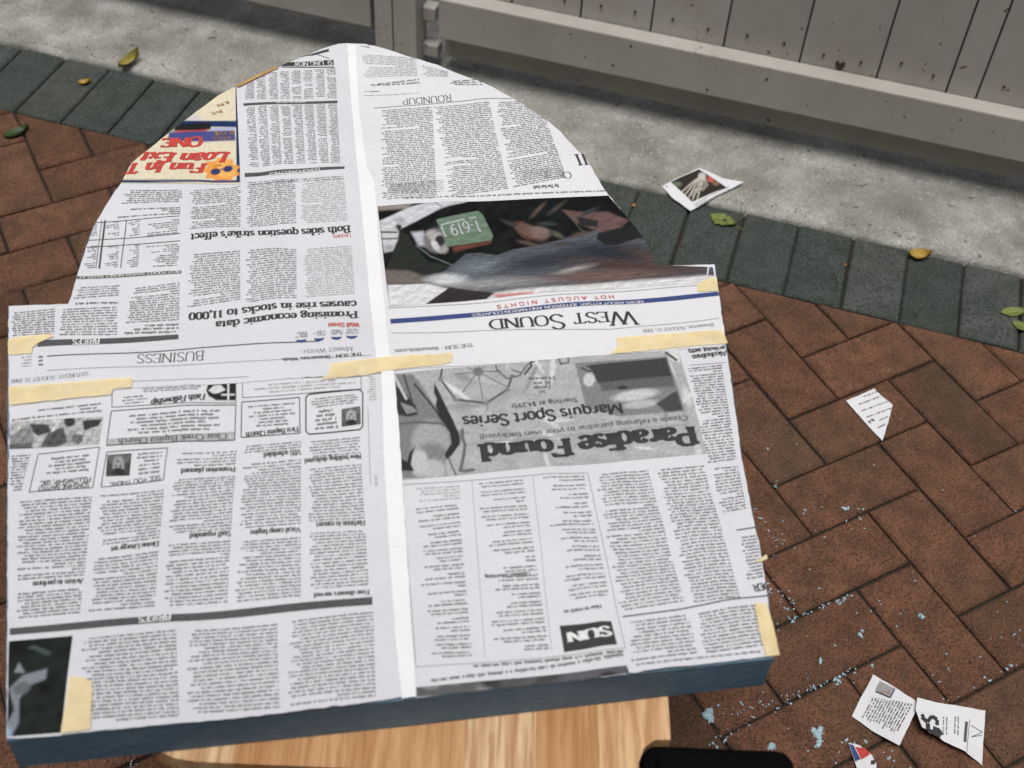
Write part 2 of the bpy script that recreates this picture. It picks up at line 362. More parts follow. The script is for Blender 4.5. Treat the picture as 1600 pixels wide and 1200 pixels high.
# ------------------------------------------------------------------ surfaces for print
def crease(x,y,p,q,wd,a):
    p=np.array(p);q=np.array(q);e=(q-p)/np.linalg.norm(q-p); t=(x-p[0])*e[0]+(y-p[1])*e[1]; d=-(x-p[0])*e[1]+(y-p[1])*e[0]
    L=np.linalg.norm(q-p); end=1/(1+np.exp(-(t)/.015))/(1+np.exp((t-L)/.015)); return a*np.exp(-(d/wd)**2)*end
CR=[((130,760),(600,722),.009,-.0007),((600,722),(1130,676),.009,.0007),((200,880),(590,860),.02,.0008),((640,900),(1180,800),.018,.001),((760,150),(700,320),.012,.0008),((440,200),(430,520),.016,.0009),
    ((1040,760),(1160,990),.012,.0009),((840,700),(960,1040),.010,.0009),((150,1000),(560,1060),.02,.0009),((300,600),(260,1000),.016,.0007),((300,250),(560,480),.012,-.0006),((980,700),(930,1050),.009,.0006),((660,200),(900,300),.015,.0007)]
CRW=[(at(*a,H)[:2],at(*b,H)[:2],w_,h_) for a,b,w_,h_ in CR]
def drape(x,y):
    z=.0019+.0011*np.sin(x*31+y*9+1)+.0009*np.sin(y*37-x*12)+.0006*np.sin(x*70+y*55+2)
    for p,q,w_,h_ in CRW: z=z+crease(x,y,p,q,w_,h_*1.9)
    return np.maximum(z,.0001)
class Surf:
    def __init__(s,p0,e1,e2,base=0,dr=None):
        s.p0=np.array(p0,float); s.e1=np.array(e1,float); s.e2=np.array(e2,float); s.n=np.cross(s.e1,s.e2); s.base=base; s.dr=dr
    def to2(s,u,v):
        d=ray(u,v); t=((s.p0-CAM)@s.n)/(d@s.n); P=CAM+t*d-s.p0; return np.array([P@s.e1,P@s.e2])
    def to3(s,A,off=.0003):
        A=np.asarray(A,float).reshape(-1,2); h=s.base+off
        if s.dr is not None: h=h+s.dr(A[:,0],A[:,1])
        else: h=np.full(len(A),h)
        return s.p0+A[:,:1]*s.e1+A[:,1:2]*s.e2+h[:,None]*s.n
LOW=Surf((0,0,H),(1,0,0),(0,1,0),.0003,drape); UP=Surf((0,0,H),(1,0,0),(0,1,0),.0011,drape)
LOWR=Surf((0,0,H),(1,0,0),(0,1,0),.0007,drape); UPR=Surf((0,0,H),(1,0,0),(0,1,0),.0015,drape); FL=Surf((0,0,H),(1,0,0),(0,1,0),.0026,drape)
def sheet(name,surf,pxs,mat,parent,cell=.0065,off=0,jit=0):
    P=[surf.to2(u,v) for u,v in pxs]
    if jit:     # torn edge
        Q=[]
        for a,b in zip(P,P[1:]+P[:1]):
            n=max(1,int(np.linalg.norm(b-a)/.006)); e=(b-a)/max(1e-6,np.linalg.norm(b-a))
            for i in range(n): Q.append(a+(b-a)*i/n+(np.array([-e[1],e[0]])*RNG.normal(0,jit) if i else 0))
        P=Q
    bm=bmesh.new(); f=bm.faces.new([bm.verts.new((a,b,0)) for a,b in P]); bm.normal_update()
    if f.normal.z<0: f.normal_flip()
    A=np.array(P); 
    for ax in (0,1):
        lo,hi=A[:,ax].min(),A[:,ax].max()
        for c in np.arange(lo+cell*.5,hi,cell):
            co=[0,0,0];co[ax]=c;no=[0,0,0];no[ax]=1
            bmesh.ops.bisect_plane(bm,geom=list(bm.verts)+list(bm.edges)+list(bm.faces),plane_co=co,plane_no=no)
    bmesh.ops.triangulate(bm,faces=[f for f in bm.faces if len(f.verts)>4])
    me=bpy.data.meshes.new(name); bm.to_mesh(me); bm.free()
    n=len(me.vertices); co=np.empty(n*3); me.vertices.foreach_get('co',co); W3=surf.to3(co.reshape(-1,3)[:,:2],off); me.vertices.foreach_set('co',W3.ravel().astype(np.float32)); me.update()
    for p in me.polygons: p.use_smooth=True
    return child(name,me,mat,parent)
# ------------------------------------------------------------------ lettering
# a small stroke alphabet with serifs; '~' smooth stroke, '-' straight stroke, '_' serif bar centred there
SF={
'A':(8.6,'-0.6,0 4.3,10|-4.3,10 8,0|-2.2,3.6 6.4,3.6|_.6,0|_8,0'),'B':(7.6,'-1.3,0 1.3,10|~1.3,10 5,9.9 6.2,7.7 5,5.5 1.3,5.3|~1.3,5.3 5.6,5.1 7,2.7 5.6,.2 1.3,0|_1,0|_1,10'),
'C':(8,'~7.3,8.2 5.4,9.9 2.6,9.3 .8,6.6 .8,3.4 2.6,.7 5.4,.1 7.4,2'),'D':(8.6,'-1.3,0 1.3,10|~1.3,10 5.4,9.6 7.8,6.8 7.8,3.2 5.4,.4 1.3,0|_1,0|_1,10'),
'E':(7,'-1.3,0 1.3,10|-1.3,9.8 6.3,9.8 6.3,8.2|-1.3,5.1 4.8,5.1|-1.3,.2 6.5,.2 6.6,2|_1,0|_1,10'),'F':(6.6,'-1.3,0 1.3,10|-1.3,9.8 6.2,9.8 6.2,8.2|-1.3,5.1 4.8,5.1|_1.3,0|_1,10'),
'G':(8.4,'~7.3,8.2 5.4,9.9 2.6,9.3 .8,6.6 .8,3.4 2.6,.7 5.4,.1 7.3,1.2|-7.3,1 7.3,4.4|_7.3,4.4'),'H':(8.8,'-1.3,0 1.3,10|-7.5,0 7.5,10|-1.3,5 7.5,5|_1.3,0|_1.3,10|_7.5,0|_7.5,10'),
'I':(3.6,'-1.8,0 1.8,10|_1.8,0|_1.8,10'),'J':(4.6,'~3,10 3,3 2.2,.4 .6,.6|_3,10'),'K':(8,'-1.3,0 1.3,10|-6.8,10 1.3,4.2|-3.2,5.6 7.2,0|_1.3,0|_1.3,10|_7.2,0'),'L':(6.6,'-1.3,0 1.3,10|-1.3,.2 6.2,.2 6.3,2|_1.3,10|_1,0'),
'M':(10.4,'-1.2,0 1.2,10|-1.2,10 5.2,1|-5.2,1 9,10|-9.1,10 9.1,0|_1.2,0|_9.1,0|_1,10|_9.3,10'),'N':(8.8,'-1.2,0 1.2,10|-1.2,10 7.6,0|-7.6,0 7.6,10|_1.2,0|_7.6,10|_1,10'),
'O':(8.8,'~4.4,10 1.7,8.8 .8,5 1.7,1.2 4.4,0 7.1,1.2 8,5 7.1,8.8 4.4,10'),'P':(7.2,'-1.3,0 1.3,10|~1.3,10 5.2,9.9 6.6,7.3 5.2,4.7 1.3,4.5|_1.3,0|_1,10'),'Q':(8.8,'~4.4,10 1.7,8.8 .8,5 1.7,1.2 4.4,0 7.1,1.2 8,5 7.1,8.8 4.4,10|-4.4,2 8,-1'),
'R':(8,'-1.3,0 1.3,10|~1.3,10 5.2,9.9 6.4,7.5 5.2,5.2 1.3,5|-3.8,5 7.2,0|_1.3,0|_1,10|_7.4,0'),'S':(6.8,'~6,8.3 4,10 1.8,9.4 .9,7.6 2,5.8 4.8,4.3 6,2.4 5,.5 2.8,0 .7,1.8'),
'T':(7.4,'-3.7,0 3.7,10|-.4,8.2 .5,9.8 6.9,9.8 7,8.2|_3.7,0'),'U':(8.6,'~1.2,10 1.2,3 2.4,.4 4.5,0 6.6,.6 7.4,3 7.4,10|_1.2,10|_7.4,10'),'V':(8.4,'-.6,10 4.2,0|-4.2,0 7.8,10|_.6,10|_7.8,10'),
'W':(12,'-.8,10 3.4,0|-3.4,0 6.2,9|-6.2,9 8.8,0|-8.8,0 11.4,10|_.8,10|_11.4,10|_6,9.6'),'X':(8,'-.8,10 7.2,0|-.8,0 7.2,10|_.8,10|_7.2,0|_.8,0|_7.2,10'),'Y':(7.8,'-.6,10 3.9,4.8|-7.2,10 3.9,4.8|-3.9,4.8 3.9,0|_3.9,0|_.6,10|_7.2,10'),
'a':(5.8,'~1,5.2 2.2,6.6 3.9,6.2 4.3,4.6 4.3,1.2 5.3,.2|~4.3,3.9 1.6,3.1 .7,1.6 1.7,.1 3.2,.4 4.3,1.5'),'b':(6.4,'-1.2,0 1.2,10|~1.2,4.8 2.6,6.5 4.6,6.2 5.6,3.4 4.6,.4 2.6,.1 1.2,1.6|_.8,10'),'c':(5.4,'~4.7,5.2 3.2,6.6 1.3,5.6 .7,3.3 1.3,1 3.2,0 4.9,1.4'),
'd':(6.6,'-5.2,0 5.2,10|~5.2,4.8 3.8,6.5 1.8,6.2 .8,3.4 1.8,.4 3.8,.1 5.2,1.6|_4.9,10|_5.6,0'),'e':(5.6,'-.8,3.6 4.8,3.6|~4.8,3.6 4.2,6 2.7,6.6 1.2,5.6 .7,3.3 1.3,1 3,0 4.9,1.4'),'f':(4,'~4,9 3,10 1.9,9 1.8,6 1.8,0|-.3,6.3 3.6,6.3|_1.8,0'),
'g':(6,'~2.8,6.6 1,5 1.4,3 3,2.4 4.6,3.4 4.6,5.4 2.8,6.6|~2,2.4 1.2,1.2 4.8,.4 5,-1.6 2.8,-3 .8,-2 1.2,-.4 2.6,.6'),'h':(6.8,'-1.3,0 1.3,10|~1.3,4.6 3,6.5 4.8,6.2 5.3,4.4 5.3,0|_1.3,0|_5.3,0|_1,10'),'i':(3.2,'-1.6,0 1.6,6.5|-1.6,8.4 1.6,9.6|_1.6,0|_1.2,6.5'),
'j':(3.2,'~1.7,6.5 1.7,-1 .2,-2.8|-1.7,8.4 1.7,9.6'),'k':(6.6,'-1.3,0 1.3,10|-5.4,6.5 1.3,2.4|-2.8,3.4 5.8,0|_1.3,0|_1,10|_5.8,0'),'l':(3.2,'-1.6,0 1.6,10|_1.6,0|_1.2,10'),
'm':(10,'-1.3,0 1.3,6.5|~1.3,4.6 3,6.5 4.5,6.2 5,4.4 5,0|~5,4.6 6.6,6.5 8.2,6.2 8.7,4.4 8.7,0|_1.3,0|_5,0|_8.7,0|_1,6.5'),'n':(6.8,'-1.3,0 1.3,6.5|~1.3,4.6 3,6.5 4.8,6.2 5.3,4.4 5.3,0|_1.3,0|_5.3,0|_1,6.5'),
'o':(6,'~3,6.6 1.3,5.7 .7,3.3 1.3,.9 3,0 4.7,.9 5.3,3.3 4.7,5.7 3,6.6'),'p':(6.4,'-1.3,-3 1.3,6.5|~1.3,4.8 2.7,6.5 4.7,6.2 5.7,3.4 4.7,.4 2.7,.1 1.3,1.6|_1.3,-3|_1,6.5'),'q':(6.4,'-5.1,-3 5.1,6.5|~5.1,4.8 3.7,6.5 1.7,6.2 .7,3.4 1.7,.4 3.7,.1 5.1,1.6|_5.1,-3'),
'r':(4.8,'-1.3,0 1.3,6.5|~1.3,4.2 2.6,6.3 4.3,6|_1.3,0|_1,6.5'),'s':(4.8,'~4.1,5.4 2.7,6.6 1.1,6 .9,4.6 2.2,3.6 3.8,2.6 4.1,1.2 2.8,0 .8,.9'),'t':(4,'~1.9,8.4 1.8,3 2.1,.5 3.8,.6|-.3,6.3 3.7,6.3'),
'u':(6.8,'~1.3,6.5 1.4,2 2.2,.3 3.8,.2 5.2,1.8|-5.2,0 5.2,6.5|_1,6.5|_4.8,6.5'),'v':(6,'-.7,6.5 3,0|-3,0 5.3,6.5|_.7,6.5|_5.3,6.5'),'w':(9,'-.7,6.5 2.7,0|-2.7,0 4.6,6|-4.6,6 6.4,0|-6.4,0 8.3,6.5|_.7,6.5|_8.3,6.5'),
'x':(6,'-.8,6.5 5.2,0|-.8,0 5.2,6.5|_.8,6.5|_5.2,0'),'y':(6,'-.7,6.5 3,0|-5.3,6.5 2,-2.8 .7,-2.6|_.7,6.5|_5.3,6.5'),'z':(5.4,'-.8,6.3 4.6,6.3 .8,.2 4.8,.2'),
'0':(6,'~3,9.6 1.2,8.2 .8,4.8 1.2,1.4 3,0 4.8,1.4 5.2,4.8 4.8,8.2 3,9.6'),'1':(5,'-2.6,0 2.6,9.6|-2.6,9.5 1.2,8.6|_2.6,0'),'2':(6,'~1,7.6 2.2,9.6 4.4,9 4.8,6.8 3,3.6 .8,.2|-.8,.2 5.2,.2'),'3':(6,'~1,8.4 2.6,9.6 4.6,8.6 4.2,6 2.6,5.1|~2.6,5.1 4.8,4 5,1.6 3,0 .8,1'),
'4':(6,'-4.2,0 4.2,9.6|-4.2,9.4 .6,3 5.6,3'),'5':(6,'-4.8,9.4 1.6,9.4 1.3,5.4|~1.3,5.4 3.6,5.8 5,3.6 4.2,.6 2.4,0 .8,1'),'6':(6,'~4.6,9.2 2,7.6 .8,3.6 1.6,.6 3.4,0 5,1.6 4.8,4.4 3,5.4 1.2,3.6'),'7':(6,'-.8,9.4 5.2,9.4 2.4,0'),
'8':(6,'~3,9.6 1.3,8.4 1.6,6.2 4.4,4.2 5,2 3,0 1,2 1.6,4.2 4.4,6.2 4.7,8.4 3,9.6'),'9':(6,'~4.8,6 3,4.2 1.2,5.2 1,8 2.8,9.6 4.6,8.8 5.2,6 4,2 1.4,.4'),
'.':(2.6,'-1.3,0 1.3,1.3'),',':(2.6,'-1.4,1.3 1.4,0 .8,-1.8'),"'":(2.2,'-1.1,9.8 1.1,7.6'),'!':(3,'-1.5,9.8 1.5,3|-1.5,0 1.5,1.3'),'$':(6,'~5,8 3,9.4 1.2,8 1.6,5.8 4.6,4 4.8,1.6 3,.2 .9,1.6|-3,-1 3,10.8'),'-':(4,'-.8,3.4 3.2,3.4'),'%':(8,'~2.2,9.6 .9,7.6 2.2,5.6 3.4,7.6 2.2,9.6|~5.8,4.2 4.6,2.2 5.8,.2 7,2.2 5.8,4.2|-6.6,9.6 1.4,0'),':':(2.6,'-1.3,0 1.3,1.2|-1.3,5 1.3,6.2'),'&':(8,'~7,4.6 4.6,.6 2,0 .8,2.2 4.8,7.8 3.6,9.8 2,8.4 7.4,0'),' ':(3.4,'')}
def catmull(P,k=5):
    P=np.array(P,float); closed=np.allclose(P[0],P[-1]); out=[]
    Q=np.vstack([P[-2] if closed else 2*P[0]-P[1],P,P[1] if closed else 2*P[-1]-P[-2]])
    for i in range(1,len(Q)-2):
        for j in range(k):
            t=j/k; a,b,c,d=Q[i-1:i+3]; out.append(.5*((2*b)+(c-a)*t+(2*a-5*b+4*c-d)*t*t+(3*b-a-3*c+d)*t**3))
    out.append(P[-1]); return np.array(out),closed
def strokes(s,thick,thin,serif,track=0.):
    """quads (n,4,2) in letter units with a layer index, and total width"""
    X=0; Q=[]; Z=[]
    for ch in s:
        wd,gl=SF.get(ch,SF[' '])
        for li,st in enumerate(gl.split('|') if gl else []):
            kd,pts=st[0],[tuple(map(float,q.split(','))) for q in st[1:].split()]
            if kd=='_':
                if not serif: continue
                x,y=pts[0]; hw=serif+thick*.5; y0=y if y<1 else y-thin; 
                Q.append([(X+x-hw,y0),(X+x+hw,y0),(X+x+hw,y0+thin),(X+x-hw,y0+thin)]); Z.append(li); continue
            if kd=='~': P,cl=catmull(pts,3)
            else:
                P0=np.array(pts,float); P=[]; cl=False
                for pa,pb in zip(P0,P0[1:]):
                    m_=max(1,int(np.linalg.norm(pb-pa)/2.2)); P+=[pa+(pb-pa)*i_/m_ for i_ in range(m_)]
                P=np.array(P+[P0[-1]])
            T=np.gradient(P,axis=0) if len(P)>2 else np.repeat((P[1:]-P[:1]),2,axis=0)
            if cl: T[0]=T[-1]=P[1]-P[-2]
            T/=np.linalg.norm(T,axis=1)[:,None]+1e-9
            wv=thin+(thick-thin)*np.abs(T[:,1])**1.3
            if kd=='-' and len(pts)==2 and abs(T[0,0])>.3 and abs(T[0,1])>.3: wv[:]=(thick if T[0,0]*T[0,1]<0 else thin*1.2+thick*.1)
            nn=np.c_[-T[:,1],T[:,0]]; a=P+nn*wv[:,None]/2; b=P-nn*wv[:,None]/2; a=a+[X,0]; b=b+[X,0]
            for i in range(len(P)-1): Q.append([b[i],b[i+1],a[i+1],a[i]]); Z.append(li)
        X+=wd+track
    return np.array(Q).reshape(-1,4,2) if Q else np.zeros((0,4,2)),np.array(Z),X-track
STY=dict(bold=(2.2,.85,.75),light=(.95,.38,.7),reg=(1.3,.5,.6),sans=(1.5,1.25,0),heavy=(2.7,1.5,.3),semi=(1.9,1.5,0),script=(2.1,1.1,0))
class Ink:
    """collects quads of print on one surface and links one mesh per (name, ink)"""
    def __init__(s,surf,parent,outline=None): s.s=surf; s.p=parent; s.out=outline; s.b={}; s.k=0
    def add(s,name,ink,Q2,off):
        """Q2 (n,4,2) plane coords, off scalar or (n,)"""
        if len(Q2)==0: return
        Q2=np.asarray(Q2,float)
        if s.out is not None:
            k=inside(Q2.mean(1),s.out); 
            if not k.all(): Q2=Q2[k]; off=off[k] if isinstance(off,np.ndarray) else off
            if len(Q2)==0: return
        o_=np.repeat(off,4) if isinstance(off,np.ndarray) else off
        V=s.s.to3(Q2.reshape(-1,2),o_)
        e=np.cross(V[1]-V[0],V[3]-V[0])@s.s.n
        s.b.setdefault((name,ink,s.k),[]).append(V)
    def frame(s,p0,p1):
        A,B=s.s.to2(*p0),s.s.to2(*p1); L=np.linalg.norm(B-A); e=(B-A)/L; up=np.array([-e[1],e[0]]); return A,e,up,L
    def scale(s,A,up):
        a=proj(s.s.to3([A])[0]); b=proj(s.s.to3([A+up*.01])[0]); return np.linalg.norm(b-a)/.01
    def text(s,t,p0,p1,h,sty='bold',ink='black',name='headline',shear=0,off=.0004,track=0,sm=None):
        s.k+=1; th,tn,sf=STY[sty]; A,e,up,L=s.frame(p0,p1)
        if sm:   # small capitals: letters marked lower-case in t are drawn as smaller capitals
            parts=[];X=0
            for ch in t:
                k=sm if ch.islower() else 1; q,z,w_=strokes(ch.upper(),th/ (k**.5),tn/(k**.5),sf); parts.append((q*[k*1.08,k]+[X,0],z)); X+=w_*k*1.08+track
            Q=np.concatenate([p[0] for p in parts]); Z=np.concatenate([p[1] for p in parts]); Wd=X
        else: Q,Z,Wd=strokes(t,th,tn,sf,track)
        hh=h/s.scale(A+e*L/2,up)/10; kx=L/Wd
        Q=Q.copy(); Q[...,0]+=Q[...,1]*shear
        P=A+Q[...,0:1]*kx*e+Q[...,1:2]*hh*up
        s.add(name,ink,P,off+.0003+Z*.00003)
    def sub(s,P4,step=.008):   # subdivide a quad of plane points
        P4=[np.asarray(p,float) for p in P4]; nu=max(1,int(max(np.linalg.norm(P4[1]-P4[0]),np.linalg.norm(P4[2]-P4[3]))/step)); nv=max(1,int(max(np.linalg.norm(P4[3]-P4[0]),np.linalg.norm(P4[2]-P4[1]))/step))
        u,v=np.meshgrid(np.linspace(0,1,nu+1),np.linspace(0,1,nv+1)); u=u[...,None];v=v[...,None]
        g=(1-v)*((1-u)*P4[0]+u*P4[1])+v*((1-u)*P4[3]+u*P4[2])
        return np.stack([g[:-1,:-1],g[:-1,1:],g[1:,1:],g[1:,:-1]],2).reshape(-1,4,2)
    def quad(s,pxq,ink='black',name='rule',off=.0003): s.k+=1; s.add(name,ink,s.sub([s.s.to2(*p) for p in pxq]),off)
    def line(s,pts,w,ink='black',name='rule',off=.00034,new=True):   # w in px
        if new: s.k+=1
        for a,b in zip(pts,pts[1:]):
            A,e,up,L=s.frame(a,b); hw=w/2/s.scale(A+e*L/2,up); s.add(name,ink,s.sub([A-up*hw,A+e*L-up*hw,A+e*L+up*hw,A+up*hw]),off)
    def frame_box(s,q,w=1.2,ink='soft'):
        s.k+=1
        for a,b in zip(q,q[1:]+q[:1]): s.line([a,b],w,ink,'box_rule',new=False)
    def body(s,A,B,C,D,pitch=.0034,ink='soft',name='text_column',rag=.07,short=.05,xh=.44,center=False,skip=0.,dens=1.,lead_bold=0,fliph=False):
        """upside-down column: A B C D are its image corners (left-top, right-top, right-bottom, left-bottom)"""
        s.k+=1; a,b,c,d=[s.s.to2(*p) for p in (A,B,C,D)]
        if fliph: a,b,c,d=c,d,a,b
        Hh=(np.linalg.norm(b-c)+np.linalg.norm(a-d))/2; n=max(1,int(round(Hh/pitch))); out=[]
        for i in range(n):
            if RNG.random()<skip: continue
            f=(i+.72)/n; st=c+(b-c)*f; en=d+(a-d)*f; L=np.linalg.norm(en-st); e=(en-st)/L; up=-np.array([-e[1],e[0]]); up=np.array([-e[1],e[0]])
            k=1-RNG.random()**2*rag*1.6
            if RNG.random()<short: k=RNG.uniform(.2,.8)
            x0=0 if not center else L*RNG.uniform(.02,.25)
            if not center and RNG.random()<short: x0=.05*L
            x=x0; xe=(L*k) if not center else L-x0; g=pitch*xh
            adv=g*.92
            while x<xe-adv*2:
                nl=int(RNG.integers(1,9)); 
                if x+nl*adv>xe: nl=int((xe-x)/adv)
                for _ in range(nl):
                    ty=RNG.random(); hgt=g*(1.5 if ty<.22 else 1.0); lo=-g*.45 if .22<=ty<.30 else 0.
                    w1=g*.31
                    out.append((st,e,up,x,x+w1,lo,hgt))
                    if ty<.85: out.append((st,e,up,x+g*.5,x+g*.5+w1*.9,0.,g))
                    if ty>.35: y_=RNG.choice([0.,g*.8,g*.4]); out.append((st,e,up,x+w1,x+g*.5,y_,y_+g*.22))
                    x+=adv
                x+=adv*.8
        if not out: return
        ST=np.array([o[0] for o in out]);E_=np.array([o[1] for o in out]);U_=np.array([o[2] for o in out]);r=np.array([o[3:] for o in out])
        cs=[(0,2),(1,2),(1,3),(0,3)]; Q=np.stack([ST+E_*r[:,i:i+1]+U_*r[:,j:j+1] for i,j in cs],1)
        s.add(name,ink,Q,.00035)
    def photo(s,name,left,right,nx,ny,paint,off=.0004):
        """colour grid between two polylines given from top to bottom; paint(X,Y)->rgb in photo pixels"""
        def pl(P,f):
            P=np.array(P,float); y=P[0,1]+(P[-1,1]-P[0,1])*f; return np.array([np.interp(y,P[:,1],P[:,0]),y])
        f=np.linspace(0,1,ny+1); Lp=np.array([pl(left,t) for t in f]); Rp=np.array([pl(right,t) for t in f]); u=np.linspace(0,1,nx+1)[None,:,None]
        g=Lp[:,None]*(1-u)+Rp[:,None]*u; X,Y=g[...,0],g[...,1]
        A=np.array([s.s.to2(x,y) for x,y in g.reshape(-1,2)]); V=s.s.to3(A,off)
        idx=np.arange((nx+1)*(ny+1)).reshape(ny+1,nx+1); F=np.stack([idx[1:,:-1],idx[1:,1:],idx[:-1,1:],idx[:-1,:-1]],-1).reshape(-1,4)
        me=mesh(name,V,F.tolist()); rgb=np.clip(paint(X.ravel(),Y.ravel()),0,1)
        ca=me.color_attributes.new('print','FLOAT_COLOR','POINT'); ca.data.foreach_set('color',np.c_[rgb,np.ones(len(rgb))].astype(np.float32).ravel())
        return child(name,me,M_PHOTO,s.p)
    def done(s):
        for (name,ink,k),L in s.b.items():
            o=child(name,fast_quads(name,np.concatenate(L)),INK[ink],s.p)
            if name=='text_column': tag(o,kind='stuff')
class Paint:
    def __init__(s,X,Y,bg): s.X,s.Y=X,Y; s.c=np.tile(np.array(bg,float),(len(X),1))
    def mixin(s,a,rgb): a=np.clip(a,0,1)[:,None]; s.c=s.c*(1-a)+np.array(rgb,float)*a; return s
    def e(s,cx,cy,rx,ry,rgb,ang=0,soft=.15,op=1.):
        t=R(ang); dx,dy=s.X-cx,s.Y-cy; u=(dx*math.cos(t)+dy*math.sin(t))/rx; v=(-dx*math.sin(t)+dy*math.cos(t))/ry
        return s.mixin(op*(1-np.sqrt(u*u+v*v))/soft+.5*op,rgb)
    def p(s,P,rgb,soft=1.5,op=1.):
        ins=inside(np.c_[s.X,s.Y],P); d=np.full(len(s.X),1e9)
        for (x1,y1),(x2,y2) in zip(P,P[1:]+P[:1]):
            L=(x2-x1)**2+(y2-y1)**2+1e-9; t=np.clip(((s.X-x1)*(x2-x1)+(s.Y-y1)*(y2-y1))/L,0,1); d=np.minimum(d,np.hypot(s.X-x1-t*(x2-x1),s.Y-y1-t*(y2-y1)))
        return s.mixin(op*np.clip(.5+np.where(ins,d,-d)/soft,0,1),rgb)
    def l(s,P,w,rgb,op=1.):
        for (x1,y1),(x2,y2) in zip(P,P[1:]):
            L=(x2-x1)**2+(y2-y1)**2+1e-9; t=np.clip(((s.X-x1)*(x2-x1)+(s.Y-y1)*(y2-y1))/L,0,1); d=np.hypot(s.X-x1-t*(x2-x1),s.Y-y1-t*(y2-y1)); s.mixin(op*np.clip((w/2-d)/1.0+.5,0,1),rgb)
        return s
    def noise(s,amp,sc=6,streak=1.,seed=1):
        r=np.random.default_rng(seed); v=np.zeros(len(s.X))
        for i in range(14):
            k=r.normal(0,1,2); k/=np.linalg.norm(k); k*=2*math.pi/(sc*r.uniform(.6,3)); k[0]/=streak; v+=np.sin(s.X*k[0]+s.Y*k[1]+r.uniform(0,6.3))
        s.c=s.c*(1+amp*(v/3.5))[:,None]; return s
# ------------------------------------------------------------------ newspaper pages
def Zf(x0,y0,k): return lambda x,y:(x0+x/k,y0+y/k)
z1=Zf(600,840,2.5);z2=Zf(300,60,4);z3=Zf(540,260,2.6667);z4=Zf(90,260,2.909);z5=Zf(0,470,4);z6=Zf(300,540,4);z7=Zf(600,520,2.5);z8=Zf(0,800,2.5)
zr=Zf(500,0,3.2);za=Zf(160,120,6.6667);zc=Zf(560,260,5.3333);zd=Zf(840,280,5.3333);ze=Zf(600,540,5.455)
Pm=lambda z,L:[z(*p) for p in L]
def page(label,px,surf,outline,mat,jit=.0003):
    q=at(*px,H); t=empty('newspaper_page',(q[0],q[1],H),label,'newspaper','newspaper pages taped over the foam board')
    sheet('paper_sheet',surf,outline,mat,t,jit=jit); ink=Ink(surf,t,np.array([surf.to2(*p) for p in outline])); return t,ink
ia=lambda L,a,b:[p for p in L if a<=p[0]<=b]
# --- lower left: church notices
out_ll=[(15,612),(200,602),(420,590),(545,580),(612,576),(622,760),(640,1090),(560,1103),(430,1117),(300,1130),(180,1142),(97,1150),(97,1151),(60,1154),(12,1156),(13,1000),(13,800)]
pg,I=page('newspaper page of church notices with a black photograph in its lower left corner','x' and (300,850),LOW,out_ll,M_NEWS)
gut=lambda x0,s:(lambda y:x0+s*(y-800))
g0,g1,g2,g3,g4,g5=gut(22,-.02),gut(147,-.10),gut(259,-.079),gut(369,-.059),gut(475,0),gut(574,.061)
def colb(gl,gr_,y0,y1,sl_=-.075,dl=6,dr=-5,**k):      # column between gutters; y given at its right side
    yl=lambda y:y+(gr_(y)-gl(y))*.075
    I.body((gl(yl(y0))+dl,yl(y0)),(gr_(y0)+dr,y0),(gr_(y1)+dr,y1),(gl(yl(y1))+dl,yl(y1)),**k)
HB=dict(name='headline',ink='black')
def sub(t,gr_,y,w,h=8): I.text(t,(gr_(y)-5,y-4),(gr_(y)-5-w,y-4+w*.075),h,'bold')
colb(g4,g5,684,712); sub('New building dedicated',g5,717,88,7); colb(g4,g5,726,812); sub('Harbison in concert',g5,818,76); colb(g4,g5,828,917); sub('Free dinners served',g5,928,86,7)
colb(g3,g4,690,703); sub('VBS scheduled',g4,709,58); colb(g3,g4,718,824); sub('Vocal camp begins',g4,832,78); colb(g3,g4,842,936)
colb(g2,g3,704,728); sub('Promotion planned',g3,735,84,7); colb(g2,g3,744,832); sub('Staff expanded',g3,838,64); colb(g2,g3,848,944)
colb(g1,g2,766,846); sub('Divine Liturgy set',g2,854,76); colb(g1,g2,864,952)
colb(g0,g1,776,902); sub('Artists to perform',g1,910,78); colb(g0,g1,920,962)
I.quad([z8(42,462),z8(42,490),z8(1455,370),z8(1455,338)],'soft','section_bar'); 
I.text('BRIEFS',z8(672,408),z8(545,418),9.5,'semi','white','headline',off=.0006)
for L,Rr,y0,y1l,y1r in [(120,277,(1000,986),1136,1122),(286,434,(986,975),1118,1110),(446,584,(972,958),1108,1093)]:
    I.body((L+8,y0[0]),(Rr-1,y0[1]),(Rr-1+4,y1r),(L+2,y1l),rag=.1)
def black_photo(X,Y):
    p=Paint(X,Y,(.012,.016,.014)); p.noise(.3,30)
    p.p(Pm(z8,[(110,540),(140,530),(205,560),(195,572)]),(.06,.08,.07),3); p.p(Pm(z8,[(80,600),(105,640),(60,640)]),(.22,.24,.25),2)
    p.p(Pm(z8,[(95,650),(190,625),(185,665),(120,690),(80,740),(78,830),(40,900),(25,850),(60,780),(40,700)]),(.20,.22,.25),3); p.p(Pm(z8,[(20,850),(50,850),(50,890),(30,895)]),(.25,.38,.5),3)
    p.e(*z8(90,700),14,9,(.12,.13,.14),-20,.5); return p.c
I.photo('photograph',[(16,1006),(13,1154)],[(115,997),(97,1147)],40,60,black_photo)
